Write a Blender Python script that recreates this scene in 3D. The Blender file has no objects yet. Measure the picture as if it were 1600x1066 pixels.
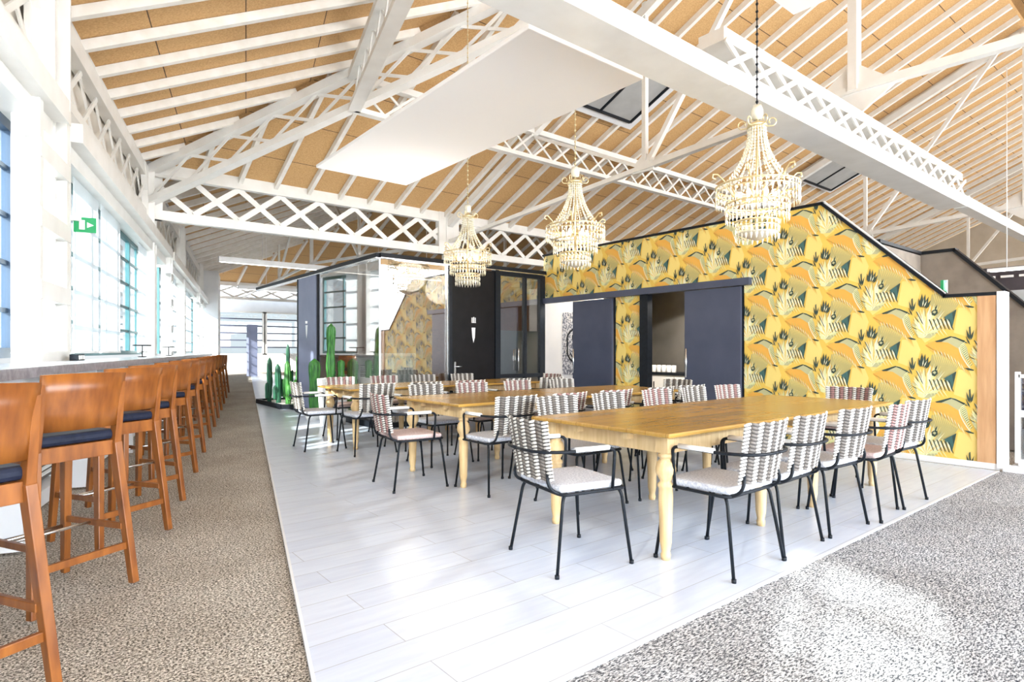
import bpy, bmesh, math, random
from math import sin, cos, tan, radians, pi, sqrt, atan2
from mathutils import Vector as V, Matrix
random.seed(7)
col = bpy.context.scene.collection
# ------------------------------------------------------------------ axes
# X, Y run along the table grid; the window wall is skewed 14.6 degrees from Y
SK = radians(14.6)
WD = (sin(SK), cos(SK)); WN = (cos(SK), -sin(SK))
def WP(al, ac, z=0.0): return V((al*WD[0]+ac*WN[0], al*WD[1]+ac*WN[1], z))
WROT = -SK
# ------------------------------------------------------------------ materials
MATS = {}
def mat(name, rgb, rough=0.5, metal=0.0, spec=0.5):
    m = bpy.data.materials.new(name); m.use_nodes = True
    b = m.node_tree.nodes['Principled BSDF']
    b.inputs['Base Color'].default_value = (*rgb, 1); b.inputs['Roughness'].default_value = rough
    b.inputs['Metallic'].default_value = metal; b.inputs['Specular IOR Level'].default_value = spec
    MATS[name] = m; return m
def nt(m): return m.node_tree.nodes, m.node_tree.links, m.node_tree.nodes['Principled BSDF']
def noise_mat(name, c1, c2, scale=(1,1,1), nscale=8, detail=4, rough=0.5, bump=0.0, lo=0.35, hi=0.65, spec=0.5, coord='Object', rot=(0,0,0)):
    m = mat(name, c1, rough, spec=spec); N, L, b = nt(m)
    tc = N.new('ShaderNodeTexCoord'); mp = N.new('ShaderNodeMapping'); mp.inputs['Scale'].default_value = scale
    mp.inputs['Rotation'].default_value = rot
    no = N.new('ShaderNodeTexNoise'); no.inputs['Scale'].default_value = nscale; no.inputs['Detail'].default_value = detail
    cr = N.new('ShaderNodeValToRGB'); cr.color_ramp.elements[0].position = lo; cr.color_ramp.elements[1].position = hi
    cr.color_ramp.elements[0].color = (*c1, 1); cr.color_ramp.elements[1].color = (*c2, 1)
    L.new(tc.outputs[coord], mp.inputs[0]); L.new(mp.outputs[0], no.inputs[0]); L.new(no.outputs[0], cr.inputs[0]); L.new(cr.outputs[0], b.inputs['Base Color'])
    if bump:
        bp = N.new('ShaderNodeBump'); bp.inputs['Strength'].default_value = bump; bp.inputs['Distance'].default_value = 0.01
        L.new(no.outputs[0], bp.inputs['Height']); L.new(bp.outputs[0], b.inputs['Normal'])
    return m
white = noise_mat('painted_steel_white', (.76,.745,.71), (.82,.81,.78), nscale=3, rough=0.35)
warmwhite = noise_mat('painted_timber_white', (.80,.77,.71), (.87,.85,.81), scale=(1,1,1), nscale=6, rough=0.5)
wallwhite = noise_mat('wall_white', (.72,.73,.75), (.78,.78,.79), nscale=2, rough=0.6)
panelwhite = mat('acoustic_panel_white', (.97,.955,.95), 0.8)
black = noise_mat('black_metal', (.004,.006,.010), (.008,.011,.016), nscale=20, rough=0.5, spec=.25)
blackdoor = noise_mat('black_door_paint', (.004,.0035,.004), (.007,.006,.007), nscale=5, rough=0.45, spec=.2)
bluegrey = noise_mat('blue_grey_door', (.055,.065,.105), (.07,.08,.125), nscale=2, rough=0.45, spec=.4)
lilac = noise_mat('lilac_grey_panel', (.17,.19,.29), (.21,.23,.34), nscale=2, rough=0.5)
chrome = mat('brushed_steel', (.75,.76,.78), 0.25, 1.0)
brownplaster = noise_mat('brown_plaster', (.17,.14,.115), (.22,.185,.15), nscale=5, rough=0.8)
greywall = noise_mat('grey_wall', (.36,.36,.35), (.42,.42,.41), nscale=2, rough=0.7)
beigewall = noise_mat('beige_wall', (.55,.48,.38), (.62,.55,.45), nscale=1.5, rough=0.8)
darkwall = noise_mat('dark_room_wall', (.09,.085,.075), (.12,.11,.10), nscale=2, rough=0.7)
navy = noise_mat('navy_leather', (.006,.009,.022), (.011,.015,.034), nscale=30, rough=0.5, bump=.2, spec=.25)
teal = mat('teal_window_frame', (.02,.10,.11), 0.4)
steelblue = mat('dark_blue_window_frame', (.03,.06,.11), 0.4)
stone = noise_mat('grey_stone_counter', (.16,.16,.18), (.30,.30,.33), nscale=25, rough=0.3)
countertop = noise_mat('counter_top_pale', (.42,.44,.48), (.55,.57,.6), nscale=25, rough=0.25)
pinewood = noise_mat('pale_table_legs', (.62,.42,.20), (.74,.54,.29), scale=(14,14,1.2), nscale=3, rough=0.45)
oak = noise_mat('oak_panel', (.55,.30,.14), (.66,.39,.20), scale=(8,8,.8), nscale=3, rough=0.5)
stoolwood = noise_mat('stool_wood', (.15,.042,.007), (.30,.10,.018), scale=(5,5,1.0), nscale=4, rough=0.32, lo=.3, hi=.7)
seatgrey = noise_mat('seat_fabric_grey', (.46,.48,.56), (.72,.74,.80), nscale=90, rough=0.9, detail=2)
seatpink = noise_mat('seat_fabric_pink', (.50,.36,.35), (.68,.56,.54), nscale=120, rough=0.9, detail=2)
cordlight = mat('cord_offwhite', (.72,.69,.64), 0.7)
cordtaupe = mat('cord_taupe', (.17,.148,.13), 0.75); coredark = mat('cord_core', (.07,.06,.055), 0.8)
cordpink = mat('cord_pink', (.36,.19,.175), 0.75)
padwhite = mat('arm_pad_white', (.80,.79,.78), 0.5)
plantg = noise_mat('cactus_green', (.012,.085,.018), (.06,.24,.035), scale=(6,6,1), nscale=6, rough=0.5)
plantg2 = noise_mat('cactus_dark_green', (.006,.06,.035), (.018,.12,.055), scale=(6,6,1), nscale=6, rough=0.5)
soil = noise_mat('pale_gravel', (.4,.38,.34), (.75,.72,.66), nscale=60, rough=0.9, bump=.5)
brownwood = noise_mat('brown_room_panel', (.16,.075,.04), (.24,.12,.07), scale=(3,3,12), nscale=3, rough=0.5)
green = mat('sign_green', (.01,.30,.10), 0.4)
signwhite = mat('sign_white', (.85,.85,.85), 0.4)
redm = mat('sign_red', (.5,.05,.04), 0.4)
crystal = mat('chandelier_crystal', (.93,.88,.72), 0.12, 0.0, 1.0)
crystal.node_tree.nodes['Principled BSDF'].inputs['Transmission Weight'].default_value = 0.25
brass = mat('chandelier_pale_brass', (.72,.60,.36), 0.3, 0.7)
bulb = mat('lit_bulb', (1,.9,.7)); nb = bulb.node_tree.nodes['Principled BSDF']
nb.inputs['Emission Color'].default_value = (1,.78,.45,1); nb.inputs['Emission Strength'].default_value = 14
tube = mat('lit_tube', (1,1,1)); nb = tube.node_tree.nodes['Principled BSDF']
nb.inputs['Emission Color'].default_value = (1,.97,.92,1); nb.inputs['Emission Strength'].default_value = 2.2
# table top wood: boards across
def wood_top():
    m = mat('amber_table_top', (.5,.27,.07), 0.22); N, L, b = nt(m)
    tc = N.new('ShaderNodeTexCoord'); mp = N.new('ShaderNodeMapping'); mp.inputs['Scale'].default_value = (1.2,14,1)
    no = N.new('ShaderNodeTexNoise'); no.inputs['Scale'].default_value = 3; no.inputs['Detail'].default_value = 5
    cr = N.new('ShaderNodeValToRGB'); cr.color_ramp.elements[0].position=.3; cr.color_ramp.elements[1].position=.72
    cr.color_ramp.elements[0].color=(.46,.25,.05,1); cr.color_ramp.elements[1].color=(.55,.32,.075,1)
    br = N.new('ShaderNodeTexBrick'); br.offset=.5; br.inputs['Scale'].default_value=1; br.inputs['Brick Width'].default_value=1.6; br.inputs['Row Height'].default_value=.14
    br.inputs['Mortar Size'].default_value=.002; br.inputs['Color1'].default_value=(1,1,1,1); br.inputs['Color2'].default_value=(.80,.80,.78,1); br.inputs['Mortar'].default_value=(.5,.45,.4,1)
    mx = N.new('ShaderNodeMix'); mx.data_type='RGBA'; mx.blend_type='MULTIPLY'; mx.inputs[0].default_value=1
    L.new(tc.outputs['Object'], mp.inputs[0]); L.new(mp.outputs[0], no.inputs[0]); L.new(no.outputs[0], cr.inputs[0])
    L.new(tc.outputs['Object'], br.inputs[0]); L.new(cr.outputs[0], mx.inputs[6]); L.new(br.outputs[0], mx.inputs[7]); L.new(mx.outputs[2], b.inputs['Base Color'])
    return m
tabletop = wood_top()
def tile_mat():
    m = mat('white_plank_tiles', (.8,.8,.84), 0.28); N, L, b = nt(m)
    tc = N.new('ShaderNodeTexCoord')
    br = N.new('ShaderNodeTexBrick'); br.offset=.37; br.offset_frequency=2; br.inputs['Scale'].default_value=1; br.inputs['Brick Width'].default_value=1.2; br.inputs['Row Height'].default_value=.2
    br.inputs['Mortar Size'].default_value=.0022; br.inputs['Mortar Smooth'].default_value=.3
    br.inputs['Color1'].default_value=(.60,.65,.75,1); br.inputs['Color2'].default_value=(.65,.70,.79,1); br.inputs['Mortar'].default_value=(.36,.36,.38,1)
    mp = N.new('ShaderNodeMapping'); mp.inputs['Scale'].default_value=(1.2,9,1)
    no = N.new('ShaderNodeTexNoise'); no.inputs['Scale'].default_value=2.5; no.inputs['Detail'].default_value=4
    cr = N.new('ShaderNodeValToRGB'); cr.color_ramp.elements[0].color=(.90,.90,.93,1); cr.color_ramp.elements[1].color=(1,1,1,1); cr.color_ramp.elements[0].position=.35; cr.color_ramp.elements[1].position=.65
    mx = N.new('ShaderNodeMix'); mx.data_type='RGBA'; mx.blend_type='MULTIPLY'; mx.inputs[0].default_value=1
    L.new(tc.outputs['Object'], br.inputs[0]); L.new(tc.outputs['Object'], mp.inputs[0]); L.new(mp.outputs[0], no.inputs[0]); L.new(no.outputs[0], cr.inputs[0])
    L.new(br.outputs[0], mx.inputs[6]); L.new(cr.outputs[0], mx.inputs[7]); L.new(mx.outputs[2], b.inputs['Base Color'])
    return m
tiles = tile_mat()
def carpet_mat(name, dark, mid, light, stripe=False):
    m = mat(name, mid, 0.95, spec=.1); N, L, b = nt(m)
    tc = N.new('ShaderNodeTexCoord')
    no = N.new('ShaderNodeTexNoise'); no.inputs['Scale'].default_value=95; no.inputs['Detail'].default_value=3; no.inputs['Roughness'].default_value=.75
    cr = N.new('ShaderNodeValToRGB'); e = cr.color_ramp.elements
    e[0].position=.40; e[0].color=(*dark,1); e[1].position=.62; e[1].color=(*light,1); k=e.new(.5); k.color=(*mid,1)
    vec = tc.outputs['Object']
    if stripe:
        mp = N.new('ShaderNodeMapping'); mp.inputs['Scale'].default_value=(.55,1.5,1); L.new(vec, mp.inputs[0]); vec = mp.outputs[0]
    L.new(vec, no.inputs[0])
    n2 = N.new('ShaderNodeTexNoise'); n2.inputs['Scale'].default_value=1.3; n2.inputs['Detail'].default_value=2
    c2 = N.new('ShaderNodeValToRGB'); c2.color_ramp.elements[0].color=(.82,.80,.78,1); c2.color_ramp.elements[1].color=(1,1,1,1); c2.color_ramp.elements[0].position=.35; c2.color_ramp.elements[1].position=.65
    mx = N.new('ShaderNodeMix'); mx.data_type='RGBA'; mx.blend_type='MULTIPLY'; mx.inputs[0].default_value=1
    L.new(tc.outputs['Object'], n2.inputs[0]); L.new(n2.outputs[0], c2.inputs[0])
    L.new(no.outputs[0], cr.inputs[0]); L.new(cr.outputs[0], mx.inputs[6]); L.new(c2.outputs[0], mx.inputs[7]); L.new(mx.outputs[2], b.inputs['Base Color'])
    bp = N.new('ShaderNodeBump'); bp.inputs['Strength'].default_value=.6; bp.inputs['Distance'].default_value=.006
    L.new(no.outputs[0], bp.inputs['Height']); L.new(bp.outputs[0], b.inputs['Normal'])
    return m
carpet = carpet_mat('speckled_carpet', (.045,.04,.033), (.42,.375,.32), (.90,.85,.77))
carpet_s = carpet_mat('striped_carpet', (.04,.045,.055), (.33,.335,.35), (.84,.83,.84), True)
def deck_mat():
    m = mat('roof_boards_tan', (.5,.33,.17), 0.8); N, L, b = nt(m)
    tc = N.new('ShaderNodeTexCoord')
    no = N.new('ShaderNodeTexNoise'); no.inputs['Scale'].default_value=40; no.inputs['Detail'].default_value=3
    cr = N.new('ShaderNodeValToRGB'); cr.color_ramp.elements[0].position=.3; cr.color_ramp.elements[1].position=.7
    cr.color_ramp.elements[0].color=(.52,.30,.115,1); cr.color_ramp.elements[1].color=(.68,.43,.20,1)
    sx = N.new('ShaderNodeSeparateXYZ'); md = N.new('ShaderNodeMath'); md.operation='PINGPONG'; md.inputs[1].default_value=.6
    lt = N.new('ShaderNodeMath'); lt.operation='LESS_THAN'; lt.inputs[1].default_value=.008
    mx = N.new('ShaderNodeMix'); mx.data_type='RGBA'; mx.inputs[7].default_value=(.10,.06,.03,1)
    L.new(tc.outputs['UV'], sx.inputs[0]); L.new(sx.outputs[1], md.inputs[0]); L.new(md.outputs[0], lt.inputs[0])
    L.new(tc.outputs['Object'], no.inputs[0]); L.new(no.outputs[0], cr.inputs[0]); L.new(cr.outputs[0], mx.inputs[6]); L.new(lt.outputs[0], mx.inputs[0]); L.new(mx.outputs[2], b.inputs['Base Color'])
    return m
deck = deck_mat()
def glass_mat(name, tint, refl):
    m = bpy.data.materials.new(name); m.use_nodes=True; N=m.node_tree.nodes; L=m.node_tree.links; N.clear()
    o=N.new('ShaderNodeOutputMaterial'); t=N.new('ShaderNodeBsdfTransparent'); g=N.new('ShaderNodeBsdfGlossy'); mx=N.new('ShaderNodeMixShader')
    t.inputs[0].default_value=(*tint,1); g.inputs['Roughness'].default_value=.015; lw=N.new('ShaderNodeLayerWeight'); lw.inputs[0].default_value=.35
    mr=N.new('ShaderNodeMapRange'); mr.inputs[3].default_value=refl; mr.inputs[4].default_value=min(1,refl+.45)
    L.new(lw.outputs['Facing'], mr.inputs[0]); L.new(mr.outputs[0], mx.inputs[0]); L.new(t.outputs[0], mx.inputs[1]); L.new(g.outputs[0], mx.inputs[2]); L.new(mx.outputs[0], o.inputs[0])
    return m
winglass = glass_mat('window_glass', (.93,.98,1.0), .04)
roomglass = glass_mat('reflective_room_glass', (.74,.73,.70), .32)
def blind_mat():
    m = bpy.data.materials.new('white_roller_fabric'); m.use_nodes=True; N=m.node_tree.nodes; L=m.node_tree.links; N.clear()
    o=N.new('ShaderNodeOutputMaterial'); t=N.new('ShaderNodeBsdfTranslucent'); d=N.new('ShaderNodeBsdfDiffuse'); tr=N.new('ShaderNodeBsdfTransparent')
    mx=N.new('ShaderNodeMixShader'); m2=N.new('ShaderNodeMixShader')
    no=N.new('ShaderNodeTexNoise'); no.inputs['Scale'].default_value=90; cr=N.new('ShaderNodeValToRGB')
    cr.color_ramp.elements[0].color=(.85,.88,.9,1); cr.color_ramp.elements[1].color=(.95,.96,.97,1)
    L.new(no.outputs[0],cr.inputs[0]); L.new(cr.outputs[0],d.inputs[0]); L.new(cr.outputs[0],t.inputs[0])
    mx.inputs[0].default_value=.35; m2.inputs[0].default_value=.34
    L.new(t.outputs[0],mx.inputs[1]); L.new(d.outputs[0],mx.inputs[2]); L.new(mx.outputs[0],m2.inputs[1]); L.new(tr.outputs[0],m2.inputs[2]); L.new(m2.outputs[0],o.inputs[0])
    return m
blind = blind_mat()
# ------------------------------------------------------------------ mesh helpers
class MB:
    def __init__(s): s.bm = bmesh.new(); s.mi = 0; s.uv = None
    def face(s, pts):
        vs = [s.bm.verts.new(p) for p in pts]
        try: f = s.bm.faces.new(vs); f.material_index = s.mi; return f
        except ValueError: return None
    def box(s, c, size, M=None):
        x,y,z = size[0]/2, size[1]/2, size[2]/2; c = V(c)
        P = [V((a*x,b*y,d*z)) for d in (-1,1) for a,b in ((-1,-1),(1,-1),(1,1),(-1,1))]
        P = [(M @ p if M else p)+c for p in P]
        vs = [s.bm.verts.new(p) for p in P]
        for q in ((3,2,1,0),(4,5,6,7),(0,1,5,4),(1,2,6,5),(2,3,7,6),(3,0,4,7)):
            s.bm.faces.new([vs[i] for i in q]).material_index = s.mi
        return s
    def beam(s, a, b, w, h, up=V((0,0,1)), w2=None, h2=None):
        a, b = V(a), V(b); d = (b-a).normalized(); sd = d.cross(up)
        if sd.length < 1e-4: sd = d.cross(V((1,0,0)))
        sd.normalize(); u = sd.cross(d).normalized(); w2 = w if w2 is None else w2; h2 = h if h2 is None else h2
        vs = []
        for p, ww, hh in ((a,w,h),(b,w2,h2)):
            for i,j in ((-1,-1),(1,-1),(1,1),(-1,1)): vs.append(s.bm.verts.new(p+sd*i*ww/2+u*j*hh/2))
        for q in ((3,2,1,0),(4,5,6,7),(0,1,5,4),(1,2,6,5),(2,3,7,6),(3,0,4,7)):
            s.bm.faces.new([vs[i] for i in q]).material_index = s.mi
        return s
    def tube(s, pts, r, n=8, cap=True, closed=False):
        pts = [V(p) for p in pts]; rings = []; m = len(pts)
        rs = r if isinstance(r,(list,tuple)) else [r]*m
        prev = None
        for i,p in enumerate(pts):
            if closed: d = (pts[(i+1)%m]-pts[i-1]).normalized()
            else: d = (pts[min(i+1,m-1)]-pts[max(i-1,0)]).normalized()
            if prev is None:
                u = d.cross(V((0,0,1)));
                if u.length < .1: u = d.cross(V((1,0,0)))
                u.normalize()
            else: u = (prev - d*prev.dot(d)).normalized()
            prev = u; w = d.cross(u)
            rings.append([s.bm.verts.new(p+(u*cos(2*pi*k/n)+w*sin(2*pi*k/n))*rs[i]) for k in range(n)])
        for i in range(m if closed else m-1):
            A, B = rings[i], rings[(i+1)%m]
            for k in range(n):
                f = s.bm.faces.new((A[k],A[(k+1)%n],B[(k+1)%n],B[k])); f.material_index = s.mi; f.smooth = True
        if cap and not closed:
            s.bm.faces.new(rings[0][::-1]).material_index = s.mi; s.bm.faces.new(rings[-1]).material_index = s.mi
        return s
    def lathe(s, prof, c=(0,0,0), n=20):
        c = V(c); rings = []
        for r,z in prof: rings.append([s.bm.verts.new(c+V((r*cos(2*pi*k/n), r*sin(2*pi*k/n), z))) for k in range(n)])
        for A,B in zip(rings, rings[1:]):
            for k in range(n):
                f = s.bm.faces.new((A[k],A[(k+1)%n],B[(k+1)%n],B[k])); f.material_index = s.mi; f.smooth = True
        s.bm.faces.new(rings[0][::-1]).material_index = s.mi; s.bm.faces.new(rings[-1]).material_index = s.mi
        return s
    def prism(s, poly, ext):   # poly: list of 3d points, extruded by vector ext
        ext = V(ext); A = [s.bm.verts.new(V(p)) for p in poly]; B = [s.bm.verts.new(V(p)+ext) for p in poly]; n = len(A)
        s.bm.faces.new(A[::-1]).material_index = s.mi; s.bm.faces.new(B).material_index = s.mi
        for k in range(n): s.bm.faces.new((A[k],A[(k+1)%n],B[(k+1)%n],B[k])).material_index = s.mi
        return s
def obj(name, mb, mats, parent=None, loc=None, bevel=0, subsurf=0):
    bmesh.ops.recalc_face_normals(mb.bm, faces=mb.bm.faces)
    me = bpy.data.meshes.new(name); mb.bm.to_mesh(me); mb.bm.free()
    for m in (mats if isinstance(mats,(list,tuple)) else [mats]): me.materials.append(m)
    o = bpy.data.objects.new(name, me); col.objects.link(o)
    if parent: o.parent = parent
    if loc is not None: o.location = loc
    if bevel: b = o.modifiers.new('b','BEVEL'); b.width = bevel; b.segments = 2; b.limit_method='ANGLE'
    if subsurf: b = o.modifiers.new('s','SUBSURF'); b.levels = subsurf; b.render_levels = subsurf
    return o
def struct(name, mb, mats, **k):
    o = obj(name, mb, mats, **k); o['kind'] = 'structure'; return o
def tag(o, label, cat, group=None):
    o['label'] = label; o['category'] = cat
    if group: o['group'] = group
    return o
def thing(name, label, cat, loc=(0,0,0), rz=0, group=None):
    o = bpy.data.objects.new(name, None); col.objects.link(o); o.location = loc; o.rotation_euler = (0,0,rz); o.empty_display_size=.1
    return tag(o, label, cat, group)
def dup(root, loc, rz, label, group=None, swap=None):
    def cp(o, par):
        c = o.copy(); col.objects.link(c)
        if par: c.parent = par
        if swap and c.data and c.name.split('.')[0] in swap: c.data = swap[c.name.split('.')[0]]
        for ch in list(o.children): cp(ch, c)
        return c
    r = cp(root, None); r.location = loc; r.rotation_euler = (0,0,rz); r['label'] = label
    if group: r['group'] = group
    return r
# ================================================================== FLOOR
TY = 1.57       # front edge of the tiled area
b = MB(); b.face([WP(-6,-3,-.02), (42,-9,-.02), (42,45,-.02), WP(46,-3,-.02)]); struct('floor', b, carpet)
b = MB(); p0 = WP(1.62/cos(SK)+.0,.22); 
ca, cb = WP((TY+.22*sin(SK))/cos(SK), .22, 0), WP(8.9, .22, 0)
tile_poly = [ca, (7.58,TY,0), (7.58,8.46,0), (9.6,8.46,0),(9.6,36,0), WP(36,.22,0)]
b.prism([V((p[0],p[1],-.015)) for p in tile_poly], (0,0,.016)); struct('floor', b, tiles)
b = MB(); d = V((-WN[0],-WN[1],0))*.03
b.face([ca+V((0,0,.0016)), WP(36,.22,.0016), WP(36,.235,.0016), V((ca.x+.02,TY+.02,.0016)), ]); b.face([V((ca.x,TY,.0017)), V((7.58,TY,.0017)), V((7.58,TY+.022,.0017)), V((ca.x+.02,TY+.022,.0017))])
struct('trim_1', b, wallwhite)
b = MB(); b.prism([(ca.x-.0,TY-.0,-.012),(ca.x-9,-9,-.012),(7.58,-9,-.012),(7.58,TY-.0,-.012)], (0,0,.010)); struct('floor', b, carpet_s)
b = MB(); b.prism([(7.58,TY-.02,-.015),(7.58,-3,-.015),(13,-3,-.015),(13,TY-.02,-.015)], (0,0,.035)); struct('floor', b, wallwhite)
# ================================================================== ROOF
S = .42; ZE = 5.05; Y1 = 14.13; Yn = -7.1; Y2 = 35.3
CW = -1.9                                  # column line, distance across from origin
def wallx(y):                              # point on column line with given world Y
    al = (y - CW*WN[1])/WD[1]; return WP(al, CW, 0)
def deckface(name, pts, vdir):
    b = MB(); b.uv = b.bm.loops.layers.uv.new('UVMap'); up = V((vdir[0],vdir[1],0))
    pts = [V(p) for p in pts]; f = b.face(pts)
    for l in f.loops: l[b.uv].uv = (0, l.vert.co.dot(up)/cos(atan2(S,1)))
    b2 = struct(name, b, deck); return b2
def bay(ya, yb, near, tagname):
    half = (yb-ya)/2; zr = ZE + S*half; yr = (ya+yb)/2
    A = wallx(ya); B = wallx(yb)
    t = (.612,-.791); s = (yb-yr)/.791; apex = V((B.x+t[0]*s, yr, zr))
    XE = 42
    deckface('ceiling', [(B.x,yb,ZE),(XE,yb,ZE),(XE,yr,zr),apex], (0,1))
    deckface('ceiling', [(A.x,ya,ZE),apex,(XE,yr,zr),(XE,ya,ZE)], (0,1))
    deckface('ceiling', [(A.x,ya,ZE),(B.x,yb,ZE),apex], (WN[0],WN[1]))
    return A, B, apex, yr, zr
A1,B1,AP1,YR1,ZR1 = bay(Yn, Y1, True, 'a')
A2,B2,AP2,YR2,ZR2 = bay(Y1, Y2, False, 'b')
def rafter(a, bb, label, grp, w=.085, h=.125):
    m = MB(); a=V(a); bb=V(bb); off=V((0,0,-h/2-.012)); m.beam(a+off, bb+off, w, h); o = obj('roof_rafter', m, warmwhite); tag(o, label, 'rafter', grp)
    o['kind'] = 'structure'; return o
# slope falling away from camera down to the girder at Y1
x = B1.x + .30; k = 0
while x < 41:
    # where does this rafter hit hip / ridge
    ytop = YR1 if x > AP1.x else Y1 - (x-B1.x)/.612*.791
    if Y1-ytop > .4: rafter((x,Y1-.05,ZE+.02), (x,ytop+.02,ZE+S*(Y1-ytop)), 'white timber rafter under the tan boards of the wide roof slope above the tables', 'rafters of the wide roof slope')
    x += .765
# far bay, slope seen beyond the girder
x = B2.x + .4
while x < 41:
    ytop = YR2 if x > AP2.x else Y2 - (x-B2.x)/.612*.791
    if Y2-ytop > .8: rafter((x,Y2,ZE), (x,ytop,ZE+S*(Y2-ytop)), 'white timber rafter in the far roof bay beyond the lattice girder', 'rafters of the far roof bay', w=.10, h=.15)
    x += 1.1
# window-wall slope, bay 1 and bay 2
al0 = (Y1 - CW*WN[1])/WD[1]; alA = (Yn - CW*WN[1])/WD[1]; al2 = (Y2 - CW*WN[1])/WD[1]
al = al0-.62
while al > 3.0:
    # hip: across-CW = Y1 - y  -> solve r : y = al*WD1+ (CW+r)*WN1
    r = (Y1 - (al*WD[1]+CW*WN[1]))/(1+WN[1])
    r = min(r, (ZR1-ZE)/S)
    rafter(WP(al,CW,ZE), WP(al,CW+r,ZE+S*r), 'white timber rafter rising from the window wall to the diagonal hip truss', 'rafters of the window side slope')
    al -= .765
al = al0+.7
while al < al2-1.5:
    yy = al*WD[1]+CW*WN[1]
    r1 = (yy-Y1)/(1-WN[1]); r2 = (Y2-yy)/(1+WN[1]); r = min(r1,r2)
    if r>.5: rafter(WP(al,CW,ZE), WP(al,CW+r,ZE+S*r), 'white timber rafter rising from the window wall in the far roof bay', 'rafters of the far window side slope', w=.10, h=.15)
    al += 1.1
# ---- lattice trusses
def lattice(name, a, b, z0a, z0b, depth, label, cat='truss', pitch=.92, ct=.16, cb=.12, dg=.06, wid=.16, plates=(), group=None, ends=True, double=0):
    a = V((a[0],a[1],0)); b = V((b[0],b[1],0)); L = (b-a).length; d = (b-a)/L; n = max(1, round(L/pitch))
    root = thing(name, label, cat, (a.x,a.y,z0a), 0, group); root['kind']='structure'
    def P(t, h): return V((d.x*t, d.y*t, (z0b-z0a)*t/L + h))
    side = V((-d.y,d.x,0))
    m = MB(); m.beam(P(0,depth-ct/2), P(L,depth-ct/2), wid, ct); obj('top_chord', m, white, root)
    m = MB(); m.beam(P(0,cb/2), P(L,cb/2), wid if not double else double, cb); obj('bottom_chord', m, white, root)
    offs = (0,) if not double else (-double/2+.03, double/2-.03)
    for i in range(n):
        t0, t1 = i*L/n, (i+1)*L/n
        m = MB()
        for o_ in offs: m.beam(P(t0,cb)+side*(o_-.012), P(t1,depth-ct)+side*(o_-.012), .02, dg)
        obj('diagonal', m, white, root)
        m = MB()
        for o_ in offs: m.beam(P(t0,depth-ct)+side*(o_+.012), P(t1,cb)+side*(o_+.012), .02, dg)
        obj('diagonal', m, white, root)
    for t in plates:
        m = MB(); m.beam(P(t,0), P(t,depth), wid+.03, .34, up=V((d.x,d.y,0))); obj('end_plate', m, white, root)
    return root
lattice('lattice_girder', (B1.x,Y1), (9.0,Y1), 3.92, 3.92, 1.18, 'white lattice girder with crossed bars between the window wall and the first inner column', pitch=.92, ct=.28, cb=.20, dg=.12, plates=(.15,7.15))
lattice('lattice_girder', (9.08,Y1), (19.4,Y1), 3.92, 3.92, 1.18, 'white lattice girder with crossed bars behind the wallpapered wall and smallest chandelier', pitch=.92, ct=.26, cb=.18, dg=.11, plates=(.1,10.2))
# hip truss
hipL = 13.4
hx, hy = AP1.x, AP1.y
lattice('hip_truss', (B1.x+.1,Y1-.13), (hx,hy), 4.20, ZR1-.98, .78, 'white lattice hip truss climbing diagonally from the window wall corner', pitch=.95, ct=.16, cb=.12, dg=.06, wid=.2)
# purlin trusses
YP = 10.4; zP = ZE+S*(Y1-YP)-.22-.75
xh = B1.x+(Y1-YP)/.791*.612
lattice('purlin_truss', (xh,YP), (23.4,YP), zP, zP, .72, 'white lattice purlin truss under the wide roof slope behind the hanging panel', pitch=.62, ct=.12, cb=.09, dg=.05)
acP = CW+(Y1-YP)
nodeal = (YP - acP*WN[1])/WD[1]
pa, pb = WP(nodeal,acP), WP(-1,acP)
lattice('purlin_truss', (pa.x,pa.y), (pb.x,pb.y), zP, zP, .72, 'white lattice purlin truss running toward the camera above the stools', pitch=.62, ct=.12, cb=.09, dg=.05, wid=.22)
# eave lattice beams over the windows
wa, wb = WP(-2,CW), WP(8.0,CW); wc_, wd_ = WP(8.15,CW), WP(al0,CW)
lattice('eave_lattice_beam', wa[:2], wb[:2], 3.95, 3.95, 1.0, 'white lattice beam above the nearest window, left edge', pitch=.8, ct=.24, cb=.12, dg=.07)
lattice('eave_lattice_beam', wc_[:2], wd_[:2], 3.95, 3.95, 1.0, 'white lattice beam above the blinds between the first and second wall columns', pitch=.8, ct=.24, cb=.12, dg=.07)
we = WP(al2-2,CW); wf = WP(al0+.3,CW)
lattice('eave_lattice_beam', wf[:2], we[:2], 3.75, 3.75, 1.1, 'white lattice beam above the far windows past the corner column', pitch=1.0, ct=.24, cb=.12, dg=.08)
# near big girder at ridge line Y=3.5
lattice('box_girder', (5.5,3.52), (13.6,3.52), 3.93, 3.93, .62, 'broad white box girder crossing the upper right of the room', pitch=.5, ct=.14, cb=.20, dg=.06, wid=.3, double=.42)
m = MB(); m.beam((13.6,3.40,4.02),(22.5,3.40,4.02), .22,.2); tag(obj('tie_beam', m, white), 'white tie beam continuing the box girder toward the right edge', 'beam')['kind']='structure'
m = MB(); m.beam((-2.0,3.52,4.02),(5.5,3.52,4.02), .42,.2)
tag(obj('tie_beam', m, white), 'white tie beam continuing the box girder out of the top of the picture', 'beam')['kind']='structure'
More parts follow.
